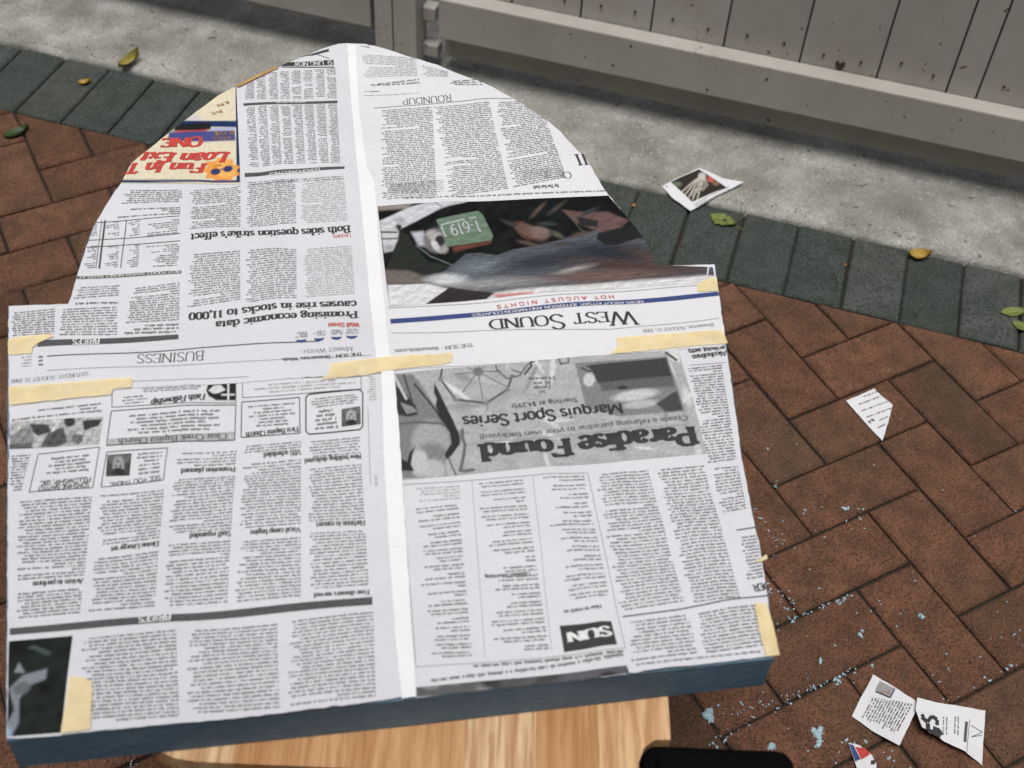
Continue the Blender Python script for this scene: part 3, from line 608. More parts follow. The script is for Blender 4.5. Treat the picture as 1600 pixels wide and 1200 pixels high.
# notices
I.frame_box([(176,612),(369,598),(369,631),(176,640)],1.1); 
I.text('Faith Fellowship',(322,619),(238,630),9,'bold',shear=.25)
I.body((182,624),(236,620),(236,634),(182,638),ink='soft',center=True); I.body((215,608),(320,601),(320,612),(215,619),ink='soft',center=True,pitch=.003)
def logo(X,Y):
    p=Paint(X,Y,(.6,.6,.6)); p.p([(369,595),(335,597),(325,605),(323,614),(327,622),(338,628),(369,627)],(.02,.02,.02),1.2)
    p.p([(326,613),(334,605),(345,603),(353,611),(343,616),(334,618)],(.6,.6,.6),1); p.l([(357,598),(357,626)],3,(.6,.6,.6)); p.l([(347,619),(366,618)],2.6,(.6,.6,.6)); return p.c
I.photo('logo',[(321,597),(322,630)],[(369,594),(369,628)],44,30,logo)
I.frame_box([(175,646),(369,634),(367,689),(168,701)],1.4); I.quad([(170,691),(168,700),(367,688),(367,676)],'tint','tint_panel'); I.text('Clear Creek Baptist Church',(355,679),(186,691),9,'reg','black',off=.0005)
I.body((196,652),(350,641),(350,674),(190,685),center=True,rag=.4,pitch=.0042,xh=.5)
I.frame_box([(168,711),(263,704),(256,752),(158,762)],1.3)
def face(cx,cy,r,bgc=.06,fc=.3):
    def f(X,Y):
        p=Paint(X,Y,(bgc,)*3); p.e(cx,cy-r*.9,r*1.6,r*.8,(.12,)*3,0,.3).e(cx,cy,r*.72,r,(fc,)*3,0,.25); p.e(cx,cy+r*.75,r*.75,r*.45,(.03,)*3,0,.3).e(cx-r*.28,cy+r*.1,r*.14,r*.1,(.05,)*3,0,.5).e(cx+r*.28,cy+r*.1,r*.14,r*.1,(.05,)*3,0,.5).e(cx,cy-r*.4,r*.3,r*.1,(.1,)*3,0,.5).p([(cx-r*.2,cy-r*2),(cx,cy-r*1.1),(cx+r*.2,cy-r*2)],(.55,)*3,1.5)
        p.noise(.15,5); return p.c
    return f
I.photo('portrait',[(169,715),(166,746)],[(207,713),(203,745)],26,24,face(186,730,13))
I.body((212,712),(258,708),(254,742),(208,746),center=True,rag=.3,pitch=.004); I.text('SEE YOU THERE',(252,745),(172,755),6,'sans','soft')
I.frame_box([(60,711),(157,703),(145,763),(47,772)],1.3); I.text('SONSHINE BAPTIST',(140,755),(60,764),7,'sans'); I.text('FELLOWSHIP, SBC',(143,747),(64,755),7,'sans'); I.body((72,717),(148,711),(142,738),(68,745),center=True,rag=.4,pitch=.0042)
def people(X,Y):
    p=Paint(X,Y,(.40,.40,.41)); p.p(Pm(z5,[(60,850),(190,775),(215,850),(205,930),(60,935)]),(.22,)*3,3).p(Pm(z5,[(190,775),(310,785),(320,830),(240,850),(210,830)]),(.05,)*3,2).p(Pm(z5,[(300,840),(400,800),(430,900),(350,925),(255,920)]),(.08,)*3,3)
    p.e(*z5(440,770),9,8,(.04,)*3,0,.3).e(*z5(455,860),8,10,(.28,)*3,0,.3).e(*z5(490,880),9,8,(.14,)*3,0,.3).p(Pm(z5,[(520,765),(645,755),(620,800),(530,830)]),(.04,)*3,2).p(Pm(z5,[(340,740),(400,750),(330,830)]),(.5,)*3,2)
    p.p(Pm(z5,[(60,900),(200,890),(200,935),(60,940)]),(.06,)*3,3,.7); p.noise(.25,5); return p.c
I.photo('photograph',[z5(62,760),z5(60,930)],[z5(650,740),z5(625,915)],80,30,people); I.body((17,645),(158,631),(160,648),(17,660),pitch=.0042,short=.3); I.body((16,712),(48,710),(34,770),(15,772))
I.frame_box([(379,596),(564,590),(565,611),(379,622)],1.); I.body((384,602),(558,593),(559,608),(384,618),center=True,pitch=.0042,ink='grey')
I.frame_box([(378,629),(468,622),(469,678),(377,685)],1.5); I.text('First Baptist Church',(466,668),(384,678),7.5,'bold'); I.body((384,634),(463,628),(464,664),(383,671),center=True,rag=.4,pitch=.0042)
I.frame_box([(482,618),(562,612),(567,617),(567,669),(563,674),(483,680),(478,675),(478,623)],2.,'black'); I.body((483,624),(561,618),(561,634),(483,640),center=True); I.body((484,642),(530,639),(530,671),(484,675),center=True,rag=.2,pitch=.005,ink='black',xh=.5)
I.photo('portrait',[(534,642),(534,669)],[(563,639),(564,666)],22,22,face(549,655,11,.1,.36)); I.body((572,590),(586,589),(588,630),(574,631),ink='grey'); I.line([(575,640),(579,760)],1,'grey'); I.body((583,745),(590,745),(590,762),(583,762),ink='grey')
I.done()
# --- lower right: ad, subscriber panel, columns
out_lr=[(596,577),(700,568),(900,553),(1132,538),(1144,612),(1158,720),(1173,800),(1188,870),(1200,940),(1206.5,1026),(1100,1041),(982,1055),(979,1044),(978,1057),(800,1074),(650,1093),(640,1086),(628,1086),(610,800)]
pg,I=page('newspaper page with a swimming advertisement above a boxed panel, lower right','x' and (900,800),LOWR,out_lr,M_NEWS)
AD=dict(l=[(613,588),(625,753)],r=[(1058,545),(1104,712)])
def ad(X,Y):
    p=Paint(X,Y,(.38,.38,.385)); r_=np.random.default_rng(5)
    p.noise(.05,14,1.5,3)
    for i in range(46):
        x=r_.uniform(620,1100);y=r_.uniform(555,740); a=r_.uniform(0,360); p.e(x,y,r_.uniform(8,34),r_.uniform(2,8),(r_.choice([.27,.58,.64,.33]),)*3,a,.5,.6)
    # swimmer with shell and fins at the left
    p.p(Pm(ze,[(80,265),(240,265),(300,330),(420,520),(560,720),(640,760),(660,820),(600,900),(560,980),(520,1000),(540,1130),(140,1150),(100,600)]),(.19,)*3,4)
    p.p(Pm(ze,[(85,360),(160,400),(270,540),(290,620),(200,640),(110,620)]),(.035,)*3,3)
    for a in range(5): p.l(Pm(ze,[(150+a*22,520+a*8),(200+a*18,610-a*4)]),2.2,(.3,)*3)
    p.l(Pm(ze,[(90,280),(190,480)]),4,(.5,)*3); p.l(Pm(ze,[(170,270),(240,500)]),2.5,(.05,)*3); p.l(Pm(ze,[(260,350),(430,560),(560,760)]),3,(.04,)*3)
    p.e(*ze(400,850),30,34,(.33,)*3,0,.3).e(*ze(410,950),22,18,(.2,)*3,0,.5).e(*ze(420,1080),20,16,(.42,)*3,0,.4).e(*ze(300,1020),14,20,(.46,)*3,0,.4); p.l(Pm(ze,[(120,700),(300,685),(480,690),(520,710)]),4,(.12,)*3)
    p.p(Pm(ze,[(430,340),(500,480),(590,660),(640,780),(650,860),(580,960),(530,990),(515,950),(575,860),(560,760),(480,640),(440,540),(450,480),(425,420)]),(.03,)*3,2)
    p.p(Pm(ze,[(140,980),(200,1010),(215,940),(265,880),(240,960),(230,1030),(260,1085),(150,1080)]),(.025,)*3,2); p.l(Pm(ze,[(670,740),(665,800),(690,870),(680,960),(650,1080),(700,1085),(760,1075)]),5,(.13,)*3); p.l(Pm(ze,[(550,980),(620,1130)]),2.5,(.1,)*3)
    # wheel-like float line
    Q=[(498,200),(480,310),(610,480),(870,505),(1050,390),(1091,270)]; p.l(Pm(ze,Q),3.6,(.10,)*3)
    for x,y in Q: p.e(*ze(x,y),4,3.4,(.2,)*3,0,.4)
    cx,cy=ze(800,240); p.e(cx,cy,8,7,(.17,)*3,0,.4)
    for q in [(600,160),(740,130),(830,120),(920,130),(990,230),(1060,370),(840,470),(670,420),(600,270)]: p.l([(cx,cy),ze(*q)],1.8,(.16,)*3)
    p.l(Pm(z7,[(430,100),(440,150),(480,185),(530,170),(560,130),(620,100),(680,105),(690,130),(720,125),(718,90)]),2.6,(.12,)*3); p.l(Pm(z7,[(550,165),(575,135),(572,115)]),3.2,(.07,)*3); p.l(Pm(z7,[(500,150),(535,160)]),2.5,(.12,)*3); p.l(Pm(z7,[(500,90),(580,100)]),3,(.2,)*3)
    # picture of the pool
    p.p(Pm(z7,[(745,128),(1105,100),(1172,318),(920,335),(790,300)]),(.2,)*3,2); p.p(Pm(z7,[(800,135),(1100,105),(1125,190),(835,205)]),(.05,)*3,2); p.p(Pm(z7,[(840,205),(1125,180),(1130,225),(850,235)]),(.11,)*3,3)
    p.e(*z7(980,255),34,8,(.5,)*3,-6,.5).e(*z7(1000,290),26,6,(.42,)*3,-5,.5).e(*z7(800,190),9,10,(.5,)*3,0,.4); p.p(Pm(z7,[(1060,290),(1140,240),(1165,315),(1100,322)]),(.06,)*3,3); p.l(Pm(z7,[(770,145),(800,160),(820,150),(790,140)]),2.6,(.05,)*3); p.e(*z7(930,225),8,3,(.04,)*3,0,.4)
    p.p(Pm(z7,[(1075,60),(1150,60),(1155,130),(1120,115)]),(.6,)*3,2); p.l(Pm(z7,[(1100,85),(1140,115)]),4,(.08,)*3)
    p.noise(.05,4); return p.c
I.photo('advertisement',AD['l'],AD['r'],420,160,ad)
I.text('Paradise Found',(1082,671),(748,699),27,'heavy','black','headline',off=.0007,track=-.3)
I.line([(750,696-2),(1078,667)],1.4,'grey',off=.0006)
I.text('Create a relaxing paradise in your own backyard!',(1072,654),(748,683),7.5,'reg','soft','headline',off=.0006)
I.text('Marquis Sport Series',(970,633),(722,655),17,'semi','black','headline',off=.0006); I.text('Starting at $4,295!',(901,623),(798,634),6.5,'sans','soft','headline',off=.0006)
for t_,y in (('5-6 persons',591),('25 jets',598),('2 pumps',605),('7x7',612)): k=len(t_)*1.9; I.text(t_,(847+k,y-.6),(847-k,y+.6),4.5,'sans','soft','headline',off=.0006)
I.frame_box([(628,760),(918,742),(976,1018),(650,1046)],1.1,'grey')
for x0,x1,x2,x3,y0,y1 in [(642,716,668,738,795,1036),(740,816,766,858,757,1024),(842,911,876,952,750,944)]:
    n=int((y1-y0)/13)
    for i in range(n):
        f0,f1=i/n,(i+.78)/n; l0,l1=x0+(x2-x0)*f0,x0+(x2-x0)*f1; r0,r1=x1+(x3-x1)*f0,x1+(x3-x1)*f1; a,b=y0+(y1-y0)*f0,y0+(y1-y0)*f1; sk_=RNG.uniform(0,.2)*(r0-l0)
        I.body((l0+sk_,a),(r0,a-5),(r1,b-5),(l1+sk_,b),rag=.3,short=.14,ink=RNG.choice(['soft','soft','black']))
I.body((648,764),(717,760),(719,784),(650,788),ink='grey',rag=.05)
I.line([(737,752),(758,1030)],.8,'grey'); I.line([(832,748),(862,1020)],.8,'grey')
I.quad([z1(685,350),z1(703,452),z1(908,430),z1(885,338)],'black','logo'); I.text('SUN',z1(880,362),z1(712,380),14.5,'heavy','white','headline',off=.0007); I.text('How to reach us',(938,950),(880,956),5.5,'bold','soft')
I.text('Classified Advertising',(828,897),(757,903),5.5,'bold','soft'); 
I.body(z1(175,555),z1(930,458),z1(930,480),z1(172,580),pitch=.0046,xh=.5,ink='black',rag=.02,short=0); I.body(z1(320,500),z1(930,448),z1(930,462),z1(320,516),pitch=.0046,xh=.5,ink='black',rag=.02,short=0)
def strip(X,Y):
    p=Paint(X,Y,(.10,.10,.11)); r_=np.random.default_rng(8)
    for i in range(16): p.e(650+r_.uniform(0,330),1070+r_.uniform(-14,10),r_.uniform(8,26),r_.uniform(5,12),(r_.uniform(.03,.24),)*3,0,.6)
    return p.c
I.photo('photograph',[(650,1077),(651,1092)],[(978,1044),(979,1056)],90,8,strip)
C_=lambda a,b,c,d,**k:I.body(a,b,c,d,**k)
C_((928,743),(1012,735),(1068,946),(966,960)); C_((1024,735),(1098,729),(1156,938),(1080,948)); C_((1072,578),(1126,572),(1150,722),(1104,728)); C_((1110,734),(1152,730),(1165,800),(1124,806)); C_((1152,842),(1180,838),(1192,905),(1166,909))
I.text('Alcoholism',(1133,552),(1080,559),7.5,'bold'); I.text('activist gets',(1131,543),(1074,550),7.5,'bold'); I.line([(1076,574),(1132,570)],1,'grey')
I.line([(1150,832),(1187,826)],2,'soft'); I.text('DER',(1201,912),(1174,916),11,'semi'); I.line([(972,967),(1060,957),(1110,947),(1160,937),(1206,931)],2.2,'soft')
C_((980,974),(1074,963),(1088,1026),(984,1040)); C_((1086,962),(1186,944),(1196,1012),(1096,1026)); C_((990,1040),(1196,1016),(1198,1022),(992,1048))
I.done()
# --- upper left: business page
seam_l=[(592,583),(520,590),(420,597),(312,605),(209,611),(120,620),(15,628)]
out_ul=[(15,482)]+ia(ARCH,100,560)+[(572,270),(590,480),(597,582)]+seam_l
pg,I=page('newspaper business page with stock tables and a blue edged advertisement, upper left','x' and (350,400),UP,out_ul,M_NEWS)
def adl(X,Y):
    p=Paint(X,Y,(.66,.60,.45)); B=(.012,.03,.10)
    p.p(Pm(za,[(800,478),(1440,485),(1440,550),(800,545)]),B,1.5).p(Pm(za,[(780,520),(1130,505),(1135,575),(900,600),(740,590)]),(.012,.012,.015),1.5).p(Pm(za,[(700,600),(1380,580),(1390,685),(1060,700),(680,690)]),(.06,.07,.22),2)
    p.p(Pm(za,[(930,400),(1030,440),(1030,480),(880,480)]),(.5,.5,.6),2,.6)
    p.p(Pm(za,[(1135,555),(1385,548),(1385,580),(1135,585)]),(.4,.42,.6),2); p.l(Pm(za,[(770,597),(1090,583)]),2.2,(.5,.06,.05)); p.p(Pm(za,[(1392,120),(1434,120),(1438,1112),(1400,1112)]),B,1.2); p.p(Pm(za,[(200,1105),(1438,1090),(1438,1112),(195,1135)]),B,1.2)
    p.p([za(1240+190*math.cos(a)*(1.12 if i%2 else .82),985+125*math.sin(a)*(1.1 if i%2 else .82)) for i,a in enumerate(np.linspace(0,6.0,18))],(.72,.30,.06),2); p.e(*za(1260,900),10,7,(.75,.38,.1),0,.4); p.e(*za(1290,990),15,11,(.80,.42,.12),0,.5)
    p.e(*za(1180,1000),8,5,(.03,.04,.13),-8,.3).e(*za(1310,970),8,5,(.03,.04,.13),-12,.3).l(Pm(za,[(1200,985),(1300,965)]),1.6,(.03,.03,.08)).l(Pm(za,[(1170,945),(1240,930)]),1.6,(.2,.06,.03)); p.e(*za(1250,1100),16,2.2,(.06,.05,.2),0,.4)
    return p.c
a_l=[(y,x) for x,y in ARCH if 141<=y<=291 and x<500]; a_l.sort(); Lp=[(x,y) for y,x in a_l]; Lp=[(366,141)]+[p for p in Lp if 141<p[1]<291]+[(190,291)]
I.photo('advertisement',Lp,[(370,141),(376,290)],110,80,adl)
I.text('8.95',za(1320,290),za(1190,325),4.2,'sans','brown','headline',off=.0007); I.text('BVE',za(1250,372),za(1135,398),4.2,'sans','brown','headline',off=.0007); I.text('8.75%',za(1370,590),za(1170,605),6,'sans','brown','headline',off=.0007); I.text('RATES',za(1340,645),za(1150,655),4.5,'sans','brown','headline',off=.0007)
I.text('ONE',za(1055,655),za(640,672),14,'heavy','red','headline',off=.0007,shear=.1); I.text('Loan Ext',za(1325,800),za(440,830),15,'heavy','red','headline',off=.0007,shear=.25); I.text('Fun In T',za(1090,915),za(285,945),15,'heavy','red','headline',off=.0007,shear=.25)
I.quad([z2(555,188),z2(888,178),z2(885,147),z2(600,160)][::-1],'black','section_bar'); I.text('SIZZLING NEW',z2(878,153),z2(640,165),6,'sans','white','headline',off=.0007)
I.line([z2(560,195),z2(890,190)],1.4,'soft'); I.line([z2(640,130),z2(860,95)],1,'soft'); I.line([z2(760,105),z2(860,140)],1,'soft'); I.quad([z2(700,120),z2(860,80),z2(850,98),z2(760,118)],'black','section_bar')
def table(x0,x1,y0l,y0r,y1l,y1r,cols,dx=0,pitch=.0030):
    for i in range(cols):
        f0,f1=i/cols+.006,(i+.9)/cols; a=lambda f,y0,y1:y0+(y1-y0)*f
        I.body((x0+(x1-x0)*f0,a(f0,y0l,y0r)),(x0+(x1-x0)*f1,a(f1,y0l,y0r)),(x0+dx+(x1-x0)*f1,a(f1,y1l,y1r)),(x0+dx+(x1-x0)*f0,a(f0,y1l,y1r)),pitch=pitch,rag=.12,short=.04,skip=.02)
table(380,526,122,108,162,156,8,2); I.quad([z2(325,430),z2(325,445),z2(910,412),z2(910,397)],'soft','section_bar'); table(382,528,173,163,263,260,8,6); I.quad([z2(330,848),z2(330,873),z2(955,838),z2(955,822)],'soft','section_bar')
I.text('EUROPEAN CITIES',z2(800,836),z2(485,858),4.5,'sans','white','headline',off=.0007); I.text('AMERICAN STOCKS',z2(715,404),z2(525,416),3.5,'sans','white','headline',off=.0007)
I.body((384,286),(536,280),(536,286),(384,292),pitch=.0036); I.line([(383,607),(384,606)],1,'grey')
I.body(z4(600,118),z4(832,95),z4(832,290),z4(597,305)); I.body(z4(855,90),z4(1080,72),z4(1085,268),z4(852,290)); I.body(z4(1098,90),z4(1302,68),z4(1318,255),z4(1100,268),ink='grey')
I.text("Both sides question strike's effect",z4(1328,277),z4(608,325),9.5,'bold'); I.text('Unions',z4(1333,312),z4(1252,318),6,'reg','red')
I.body(z4(598,412),z4(830,395),z4(832,620),z4(585,648)); I.body(z4(855,392),z4(1085,378),z4(1088,615),z4(852,635)); I.body(z4(1112,378),z4(1335,362),z4(1352,590),z4(1118,612),ink='grey')
I.text('causes rise in stocks to 11,000',z4(1358,620),z4(598,672),11,'bold'); I.text('Promising economic data',z4(1362,668),z4(718,712),11,'bold'); I.text('Wall Street',z4(1372,722),z4(1230,730),6.5,'bold','red')
for i,x in enumerate((1110,1190,1268,1338)):
    y=800-(i*6); 
    A,e,up,L=I.frame(z4(x+30,y),z4(x-30,y+3)); k=I.scale(A,up); n=10; th=np.linspace(0,math.pi,n+1); rr=6/k
    Q=[[A+e*L/2+up*.1*rr,A+e*L/2+(e*math.cos(b_)*1.05+up*math.sin(b_)*.8)*rr,A+e*L/2+(e*math.cos(a_)*1.05+up*math.sin(a_)*.8)*rr,A+e*L/2+up*.1*rr] for a_,b_ in zip(th,th[1:])]
    Q=[[q[0],q[2],q[1],(q[0]+q[1])/2] for q in Q]; I.k+=1; I.add('market_symbol','blue',np.array(Q),.0004); I.body(z4(x-28,y-30),z4(x+28,y-33),z4(x+28,y-8),z4(x-28,y-5),pitch=.003,ink='soft',rag=.05)
I.text('Market Watch',z4(1342,832),z4(1120,846),7,'light','soft',sm=.75); I.line([z5(300,367),z5(1600,285),z6(800,-8)],1.6,'soft'); I.text('BUSINESS',z5(1282,327),z5(860,345),14,'light','soft','headline')
I.line([z5(300,450),z5(1600,392),z6(1120,75)],.9,'grey'); I.text('SATURDAY, AUGUST 12, 2000',z5(560,462),z5(75,505),6,'light','soft'); I.text('THE SUN - Bremerton, Wash.',z6(1065,60),z6(560,98),4.5,'bold','soft')
I.line([z5(420,545),z5(1560,485)],.9,'grey')
I.body(z5(140,365),z5(205,360),z5(200,430),z5(130,435),ink='grey',rag=.02); I.body(z5(235,360),z5(275,358),z5(272,425),z5(232,430),rag=.3,ink='black',pitch=.005)
I.quad([z5(255,272),z5(238,312),z5(1118,248),z5(1116,218)],'soft','section_bar'); I.text('BRIEFS',z5(630,250),z5(462,262),8.5,'semi','white','headline',off=.0006)
I.body(z4(300,728),z4(550,715),z4(552,765),z4(296,772),pitch=.0046,ink='black',xh=.5,rag=.35,short=.2); I.body(z4(335,560),z4(556,535),z4(552,705),z4(300,725)); I.body(z4(90,560),z4(285,545),z4(278,600),z4(75,622)); I.body(z4(80,630),z4(280,622),z4(278,640),z4(80,650),pitch=.0046,ink='black',xh=.5)
I.body(z5(380,70),z5(735,50),z5(735,228),z5(370,240)); I.body(z5(75,90),z5(350,65),z5(345,235),z5(70,250))
I.quad([z4(92,507),z4(92,521),z4(565,500),z4(565,486)],'soft','section_bar'); I.text('BEST POCKET SAVERS MONEY RATES AT',z4(560,489),z4(100,510),3.6,'sans','white','headline',off=.0007)
for x,w_ in ((303,1.4),(205,3),(190,1)): I.line([z4(x+12,250),z4(x-14,470)],w_,'soft')
for y in (248,328,360): I.line([z4(135,y+14),z4(560,y-8)],1.1,'soft')
for x0,x1 in ((395,556),(315,375),(215,280),(120,180)):
    I.body(z4(x0,262),z4(x1,252),z4(x1,320),z4(x0,328),rag=.5,short=.3,pitch=.0032); I.body(z4(x0,372),z4(x1,362),z4(x1-5,468),z4(x0-5,474),rag=.5,short=.3,pitch=.0032)
I.body(z4(310,120),z4(566,112),z4(566,172),z4(280,185),ink='black',pitch=.0032); I.body(z4(225,205),z4(560,195),z4(560,232),z4(215,245),ink='black',pitch=.0038,rag=.5)
I.done()
# --- upper right: local section front
out_ur=[(552,140),(545,72)]+[(570,73)]+ia(ARCH,590,1030)+[(1116,417),(1122,460),(1131,520),(1134,541),(1126,545),(960,557),(800,570),(640,581),(597,584),(585,480),(570,290)]
pg,I=page('newspaper section front page with a colour car photograph, upper right','x' and (800,400),UPR,out_ur,M_NEWSW)
def car(X,Y):
    D=(.005,.006,.006); p=Paint(X,Y,D); p.noise(.4,20)
    p.p(Pm(zc,[(160,345),(460,335),(400,380),(165,385)]),(.25,.22,.2),4)
    p.p(Pm(zc,[(600,325),(900,320),(760,360),(690,385),(350,545),(290,510),(170,490),(180,470),(420,370)]),(.52,.52,.56),3); p.p(Pm(zc,[(300,470),(350,440),(400,480),(340,540)]),(.35,.35,.38),4); p.e(*zc(330,530),6,4,(.04,.04,.04),0,.4); p.l(Pm(zc,[(640,330),(700,375)]),1.6,(.2,.2,.22))
    p.p(Pm(zc,[(175,490),(300,500),(335,570),(335,640),(290,730),(215,740)]),(.5,.5,.53),4); p.l(Pm(zc,[(180,570),(320,575)]),3,(.1,.1,.1)); p.l(Pm(zc,[(180,630),(330,630)]),3,(.15,.15,.16)); p.e(*zc(255,700),7,4,(.3,.3,.33),0,.4)
    p.p(Pm(zc,[(350,560),(420,600),(470,700),(580,820),(760,860),(600,940),(400,900),(230,870),(330,650)]),(.018,.022,.018),4); p.p(Pm(zc,[(220,880),(420,890),(600,950),(560,990),(225,1010)]),(.14,.12,.11),6)
    p.p(Pm(zc,[(440,575),(540,570),(600,640),(640,700),(560,700),(500,690)]),(.42,.43,.48),5); p.e(*zc(650,650),21,19,(.16,.15,.15),20,.3); p.e(*zc(640,610),14,8,(.38,.35,.35),20,.5); p.e(*zc(690,710),11,8,(.30,.28,.26),30,.5); p.e(*zc(680,650),8,9,(.03,.03,.03),0,.4); p.e(*zc(640,690),5,10,(.5,.5,.5),-30,.5)
    p.l(Pm(zc,[(480,690),(600,780),(780,850)]),1.6,(.12,.16,.16))
    p.p(Pm(zc,[(648,478),(1000,398),(1035,430),(1122,608),(1110,640),(745,700),(735,690)]),(.125,.19,.135),1.5); 
    p.l(Pm(zc,[(690,520),(880,475)]),2.4,(.42,.48,.42),.8); p.l(Pm(zc,[(925,465),(975,455)]),3,(.4,.46,.42),.7); p.p(Pm(zc,[(780,700),(1110,645),(1100,665),(950,700),(800,745)]),(.13,.045,.03),4)
    p.e(*zc(1430,560),26,10,(.13,.075,.06),25,.5).e(*zc(1510,560),17,9,(.17,.12,.11),10,.5).l(Pm(zc,[(1310,550),(1360,600),(1430,635)]),2,(.12,.05,.03),.7).l(Pm(z3,[(740,235),(705,262),(745,305)]),1.6,(.12,.06,.035),.7).e(*z3(880,290),12,4,(.07,.075,.055),25,.8)
    # hood, running off to the right
    hood=Pm(z3,[(345,485),(440,430),(500,378),(560,372),(630,380),(700,355),(790,340),(900,310),(1000,285),(1040,270),(1300,330),(1580,420),(1480,490),(1100,510),(700,545),(600,570),(520,550),(440,505)])
    p.p(hood,(.075,.085,.10),2); p.e(*z3(560,430),40,12,(.14,.165,.19),-10,.8,.7).e(*z3(850,400),70,12,(.028,.036,.05),-8,.9,.9).e(*z3(1120,370),70,16,(.022,.026,.034),5,.8,.9).e(*z3(1180,430),95,12,(.06,.038,.034),4,.9,.9).e(*z3(1050,470),110,9,(.13,.085,.075),-3,.9,.9).e(*z3(600,500),90,9,(.24,.24,.25),-2,.9,.8).e(*z3(420,480),30,8,(.5,.52,.54),0,.8,.9).e(*z3(950,440),30,4,(.3,.27,.26),-12,.9,.7)
    p.e(*z3(1330,400),60,9,(.07,.045,.042),14,.9,.9)
    p.p(Pm(z3,[(900,190),(1000,200),(1090,200),(1180,240),(1140,270),(1080,285),(1020,265),(960,240)]),(.12,.07,.068),4).p(Pm(z3,[(960,215),(1050,235),(1050,260),(980,255)]),(.02,.02,.02),3).p(Pm(z3,[(1050,285),(1190,260),(1235,310),(1130,335),(1080,335),(1045,310)]),(.014,.014,.016),2).l(Pm(z3,[(920,200),(980,270),(1010,285)]),1.6,(.08,.09,.065),.8)
    for i_,(cx_,cy_) in enumerate([(690,250),(760,330),(840,245),(900,330),(970,290),(1010,200),(880,180),(800,190)]): p.e(*z3(cx_,cy_),16,3.2,((.05,.045,.04),(.09,.06,.05),(.03,.04,.04))[i_%3],20-i_*9,.9,.8)
    p.p(Pm(z3,[(600,575),(560,545),(700,530),(1100,495),(1500,462),(1600,470),(1600,520),(700,560)]),(.60,.60,.60),5)
    p.p(Pm(z3,[(175,505),(340,495),(440,520),(335,585),(180,592)]),(.60,.60,.62),2); p.p(Pm(z3,[(432,510),(560,530),(620,538),(575,570),(330,583)]),(.03,.025,.024),1.6); p.p(Pm(z3,[(610,545),(780,540),(790,552),(640,562)]),(.5,.1,.1),3,.8)
    p.c*=1+.12*np.sin(Y*1.1+X*.12)[:,None]*np.clip((X-690)/80,0,1)[:,None]*np.clip((Y-(.06*(1000-X))-355)/30,0,1)[:,None]*np.clip((460-Y)/20,0,1)[:,None]
    p.noise(.12,4,3); return p.c
I.text('1-619 1',zc(1000,485),zc(668,535),19,'sans','tint','plate_number',off=.0008)
I.photo('photograph',[(590,326),(608,482)],[(950,309),(972,335),(1001,373),(1018,401),(1027,417),(1113,421),(1117,443)],330,130,car)
def tb(a,b,c,d,**k): I.body(a,b,c,d,**k)
tb(zr(200,225),zr(240,230),zr(255,260),zr(200,245),ink='soft'); tb(zr(205,285),zr(480,300),zr(485,395),zr(215,395),ink='grey'); tb(zr(510,335),zr(640,370),zr(640,400),zr(515,400),ink='grey')
tb(zr(245,425),zr(495,405),zr(497,435),zr(250,432),pitch=.0044,ink='black',xh=.5,rag=.3); tb(zr(640,425),zr(810,405),zr(812,450),zr(640,445),pitch=.0044,ink='black',xh=.5,rag=.2,short=0); tb(zr(205,460),zr(300,458),zr(300,468),zr(205,470),ink='soft',pitch=.004); tb(zr(215,480),zr(500,470),zr(500,480),zr(215,492),ink='grey')
I.text('ROUNDUP',zr(655,492),zr(410,504),9.5,'light','soft'); I.line([zr(270,550),zr(960,508)],1.1,'grey')
tb(zr(300,560),zr(560,545),(682,310),(596,318),ink='soft'); tb((676,171),(764,165),(794,300),(702,311),ink='soft'); tb((772,165),(842,160),(884,283),(800,298),ink='soft')
tb(z3(170,85),z3(405,60),z3(408,118),z3(175,125),ink='grey'); tb(z3(720,30),z3(900,20),z3(905,60),z3(740,68),ink='grey')
I.text('O',z3(938,38),z3(898,40),10,'light','soft'); I.text('II',(914,246),(895,248),18,'reg','black'); I.body(z3(232,140),z3(1095,104),z3(1096,118),z3(235,152),pitch=.0044,ink='soft',rag=.02,short=0,xh=.5); I.text('By The Sun Staff',z3(885,88),z3(780,94),4.5,'bold','soft')
I.line([z3(175,598),z3(600,575),z3(1500,500)],.9,'grey')
I.text('HOT AUGUST NIGHTS',z3(1115,545),z3(628,590),5.5,'sans','red','headline',track=4)
I.line([z3(187,651),z3(620,622),z3(1100,578),z3(1552,540)],7.2,'blue','section_bar'); I.text('NEWS ABOUT KITSAP, JEFFERSON AND MASON COUNTIES',z3(1238,566),z3(525,627),4,'sans','white','headline',off=.0007)
I.text('West Sound',z3(1206,612),z3(594,652),23,'reg','black','masthead',sm=.72)
I.line([z3(190,700),z3(1100,690),z3(1555,640)],.9,'grey'); I.text('Bremerton, AUGUST 12, 2000',z3(1530,660),z3(1235,690),5,'light','soft'); I.text('THE SUN - thesunlink.com',z3(530,745),z3(205,775),5,'bold','grey')
I.body((560,600),(596,600),(596,604),(560,604),ink='grey')
I.done()
# --- margin strip folded over the middle
q=at(600,600,H); fs=empty('margin_strip',(q[0],q[1],H),'long white folded margin strip running down the middle between left and right pages','paper strip')
sheet('lower_strip',FL,[(596,584),(616,584),(624,680),(634,830),(642,960),(651,1092),(628,1096),(618,1000),(607,850),(600,720)],M_FLAP,fs,jit=.0002)
sheet('upper_strip',FL,[(543,74),(556,76),(562,180),(574,268),(586,290),(593,400),(603,500),(612,583),(590,585),(576,450),(568,360),(556,240),(547,140)],M_FLAP,fs,.0065,-.0004,jit=.0002)
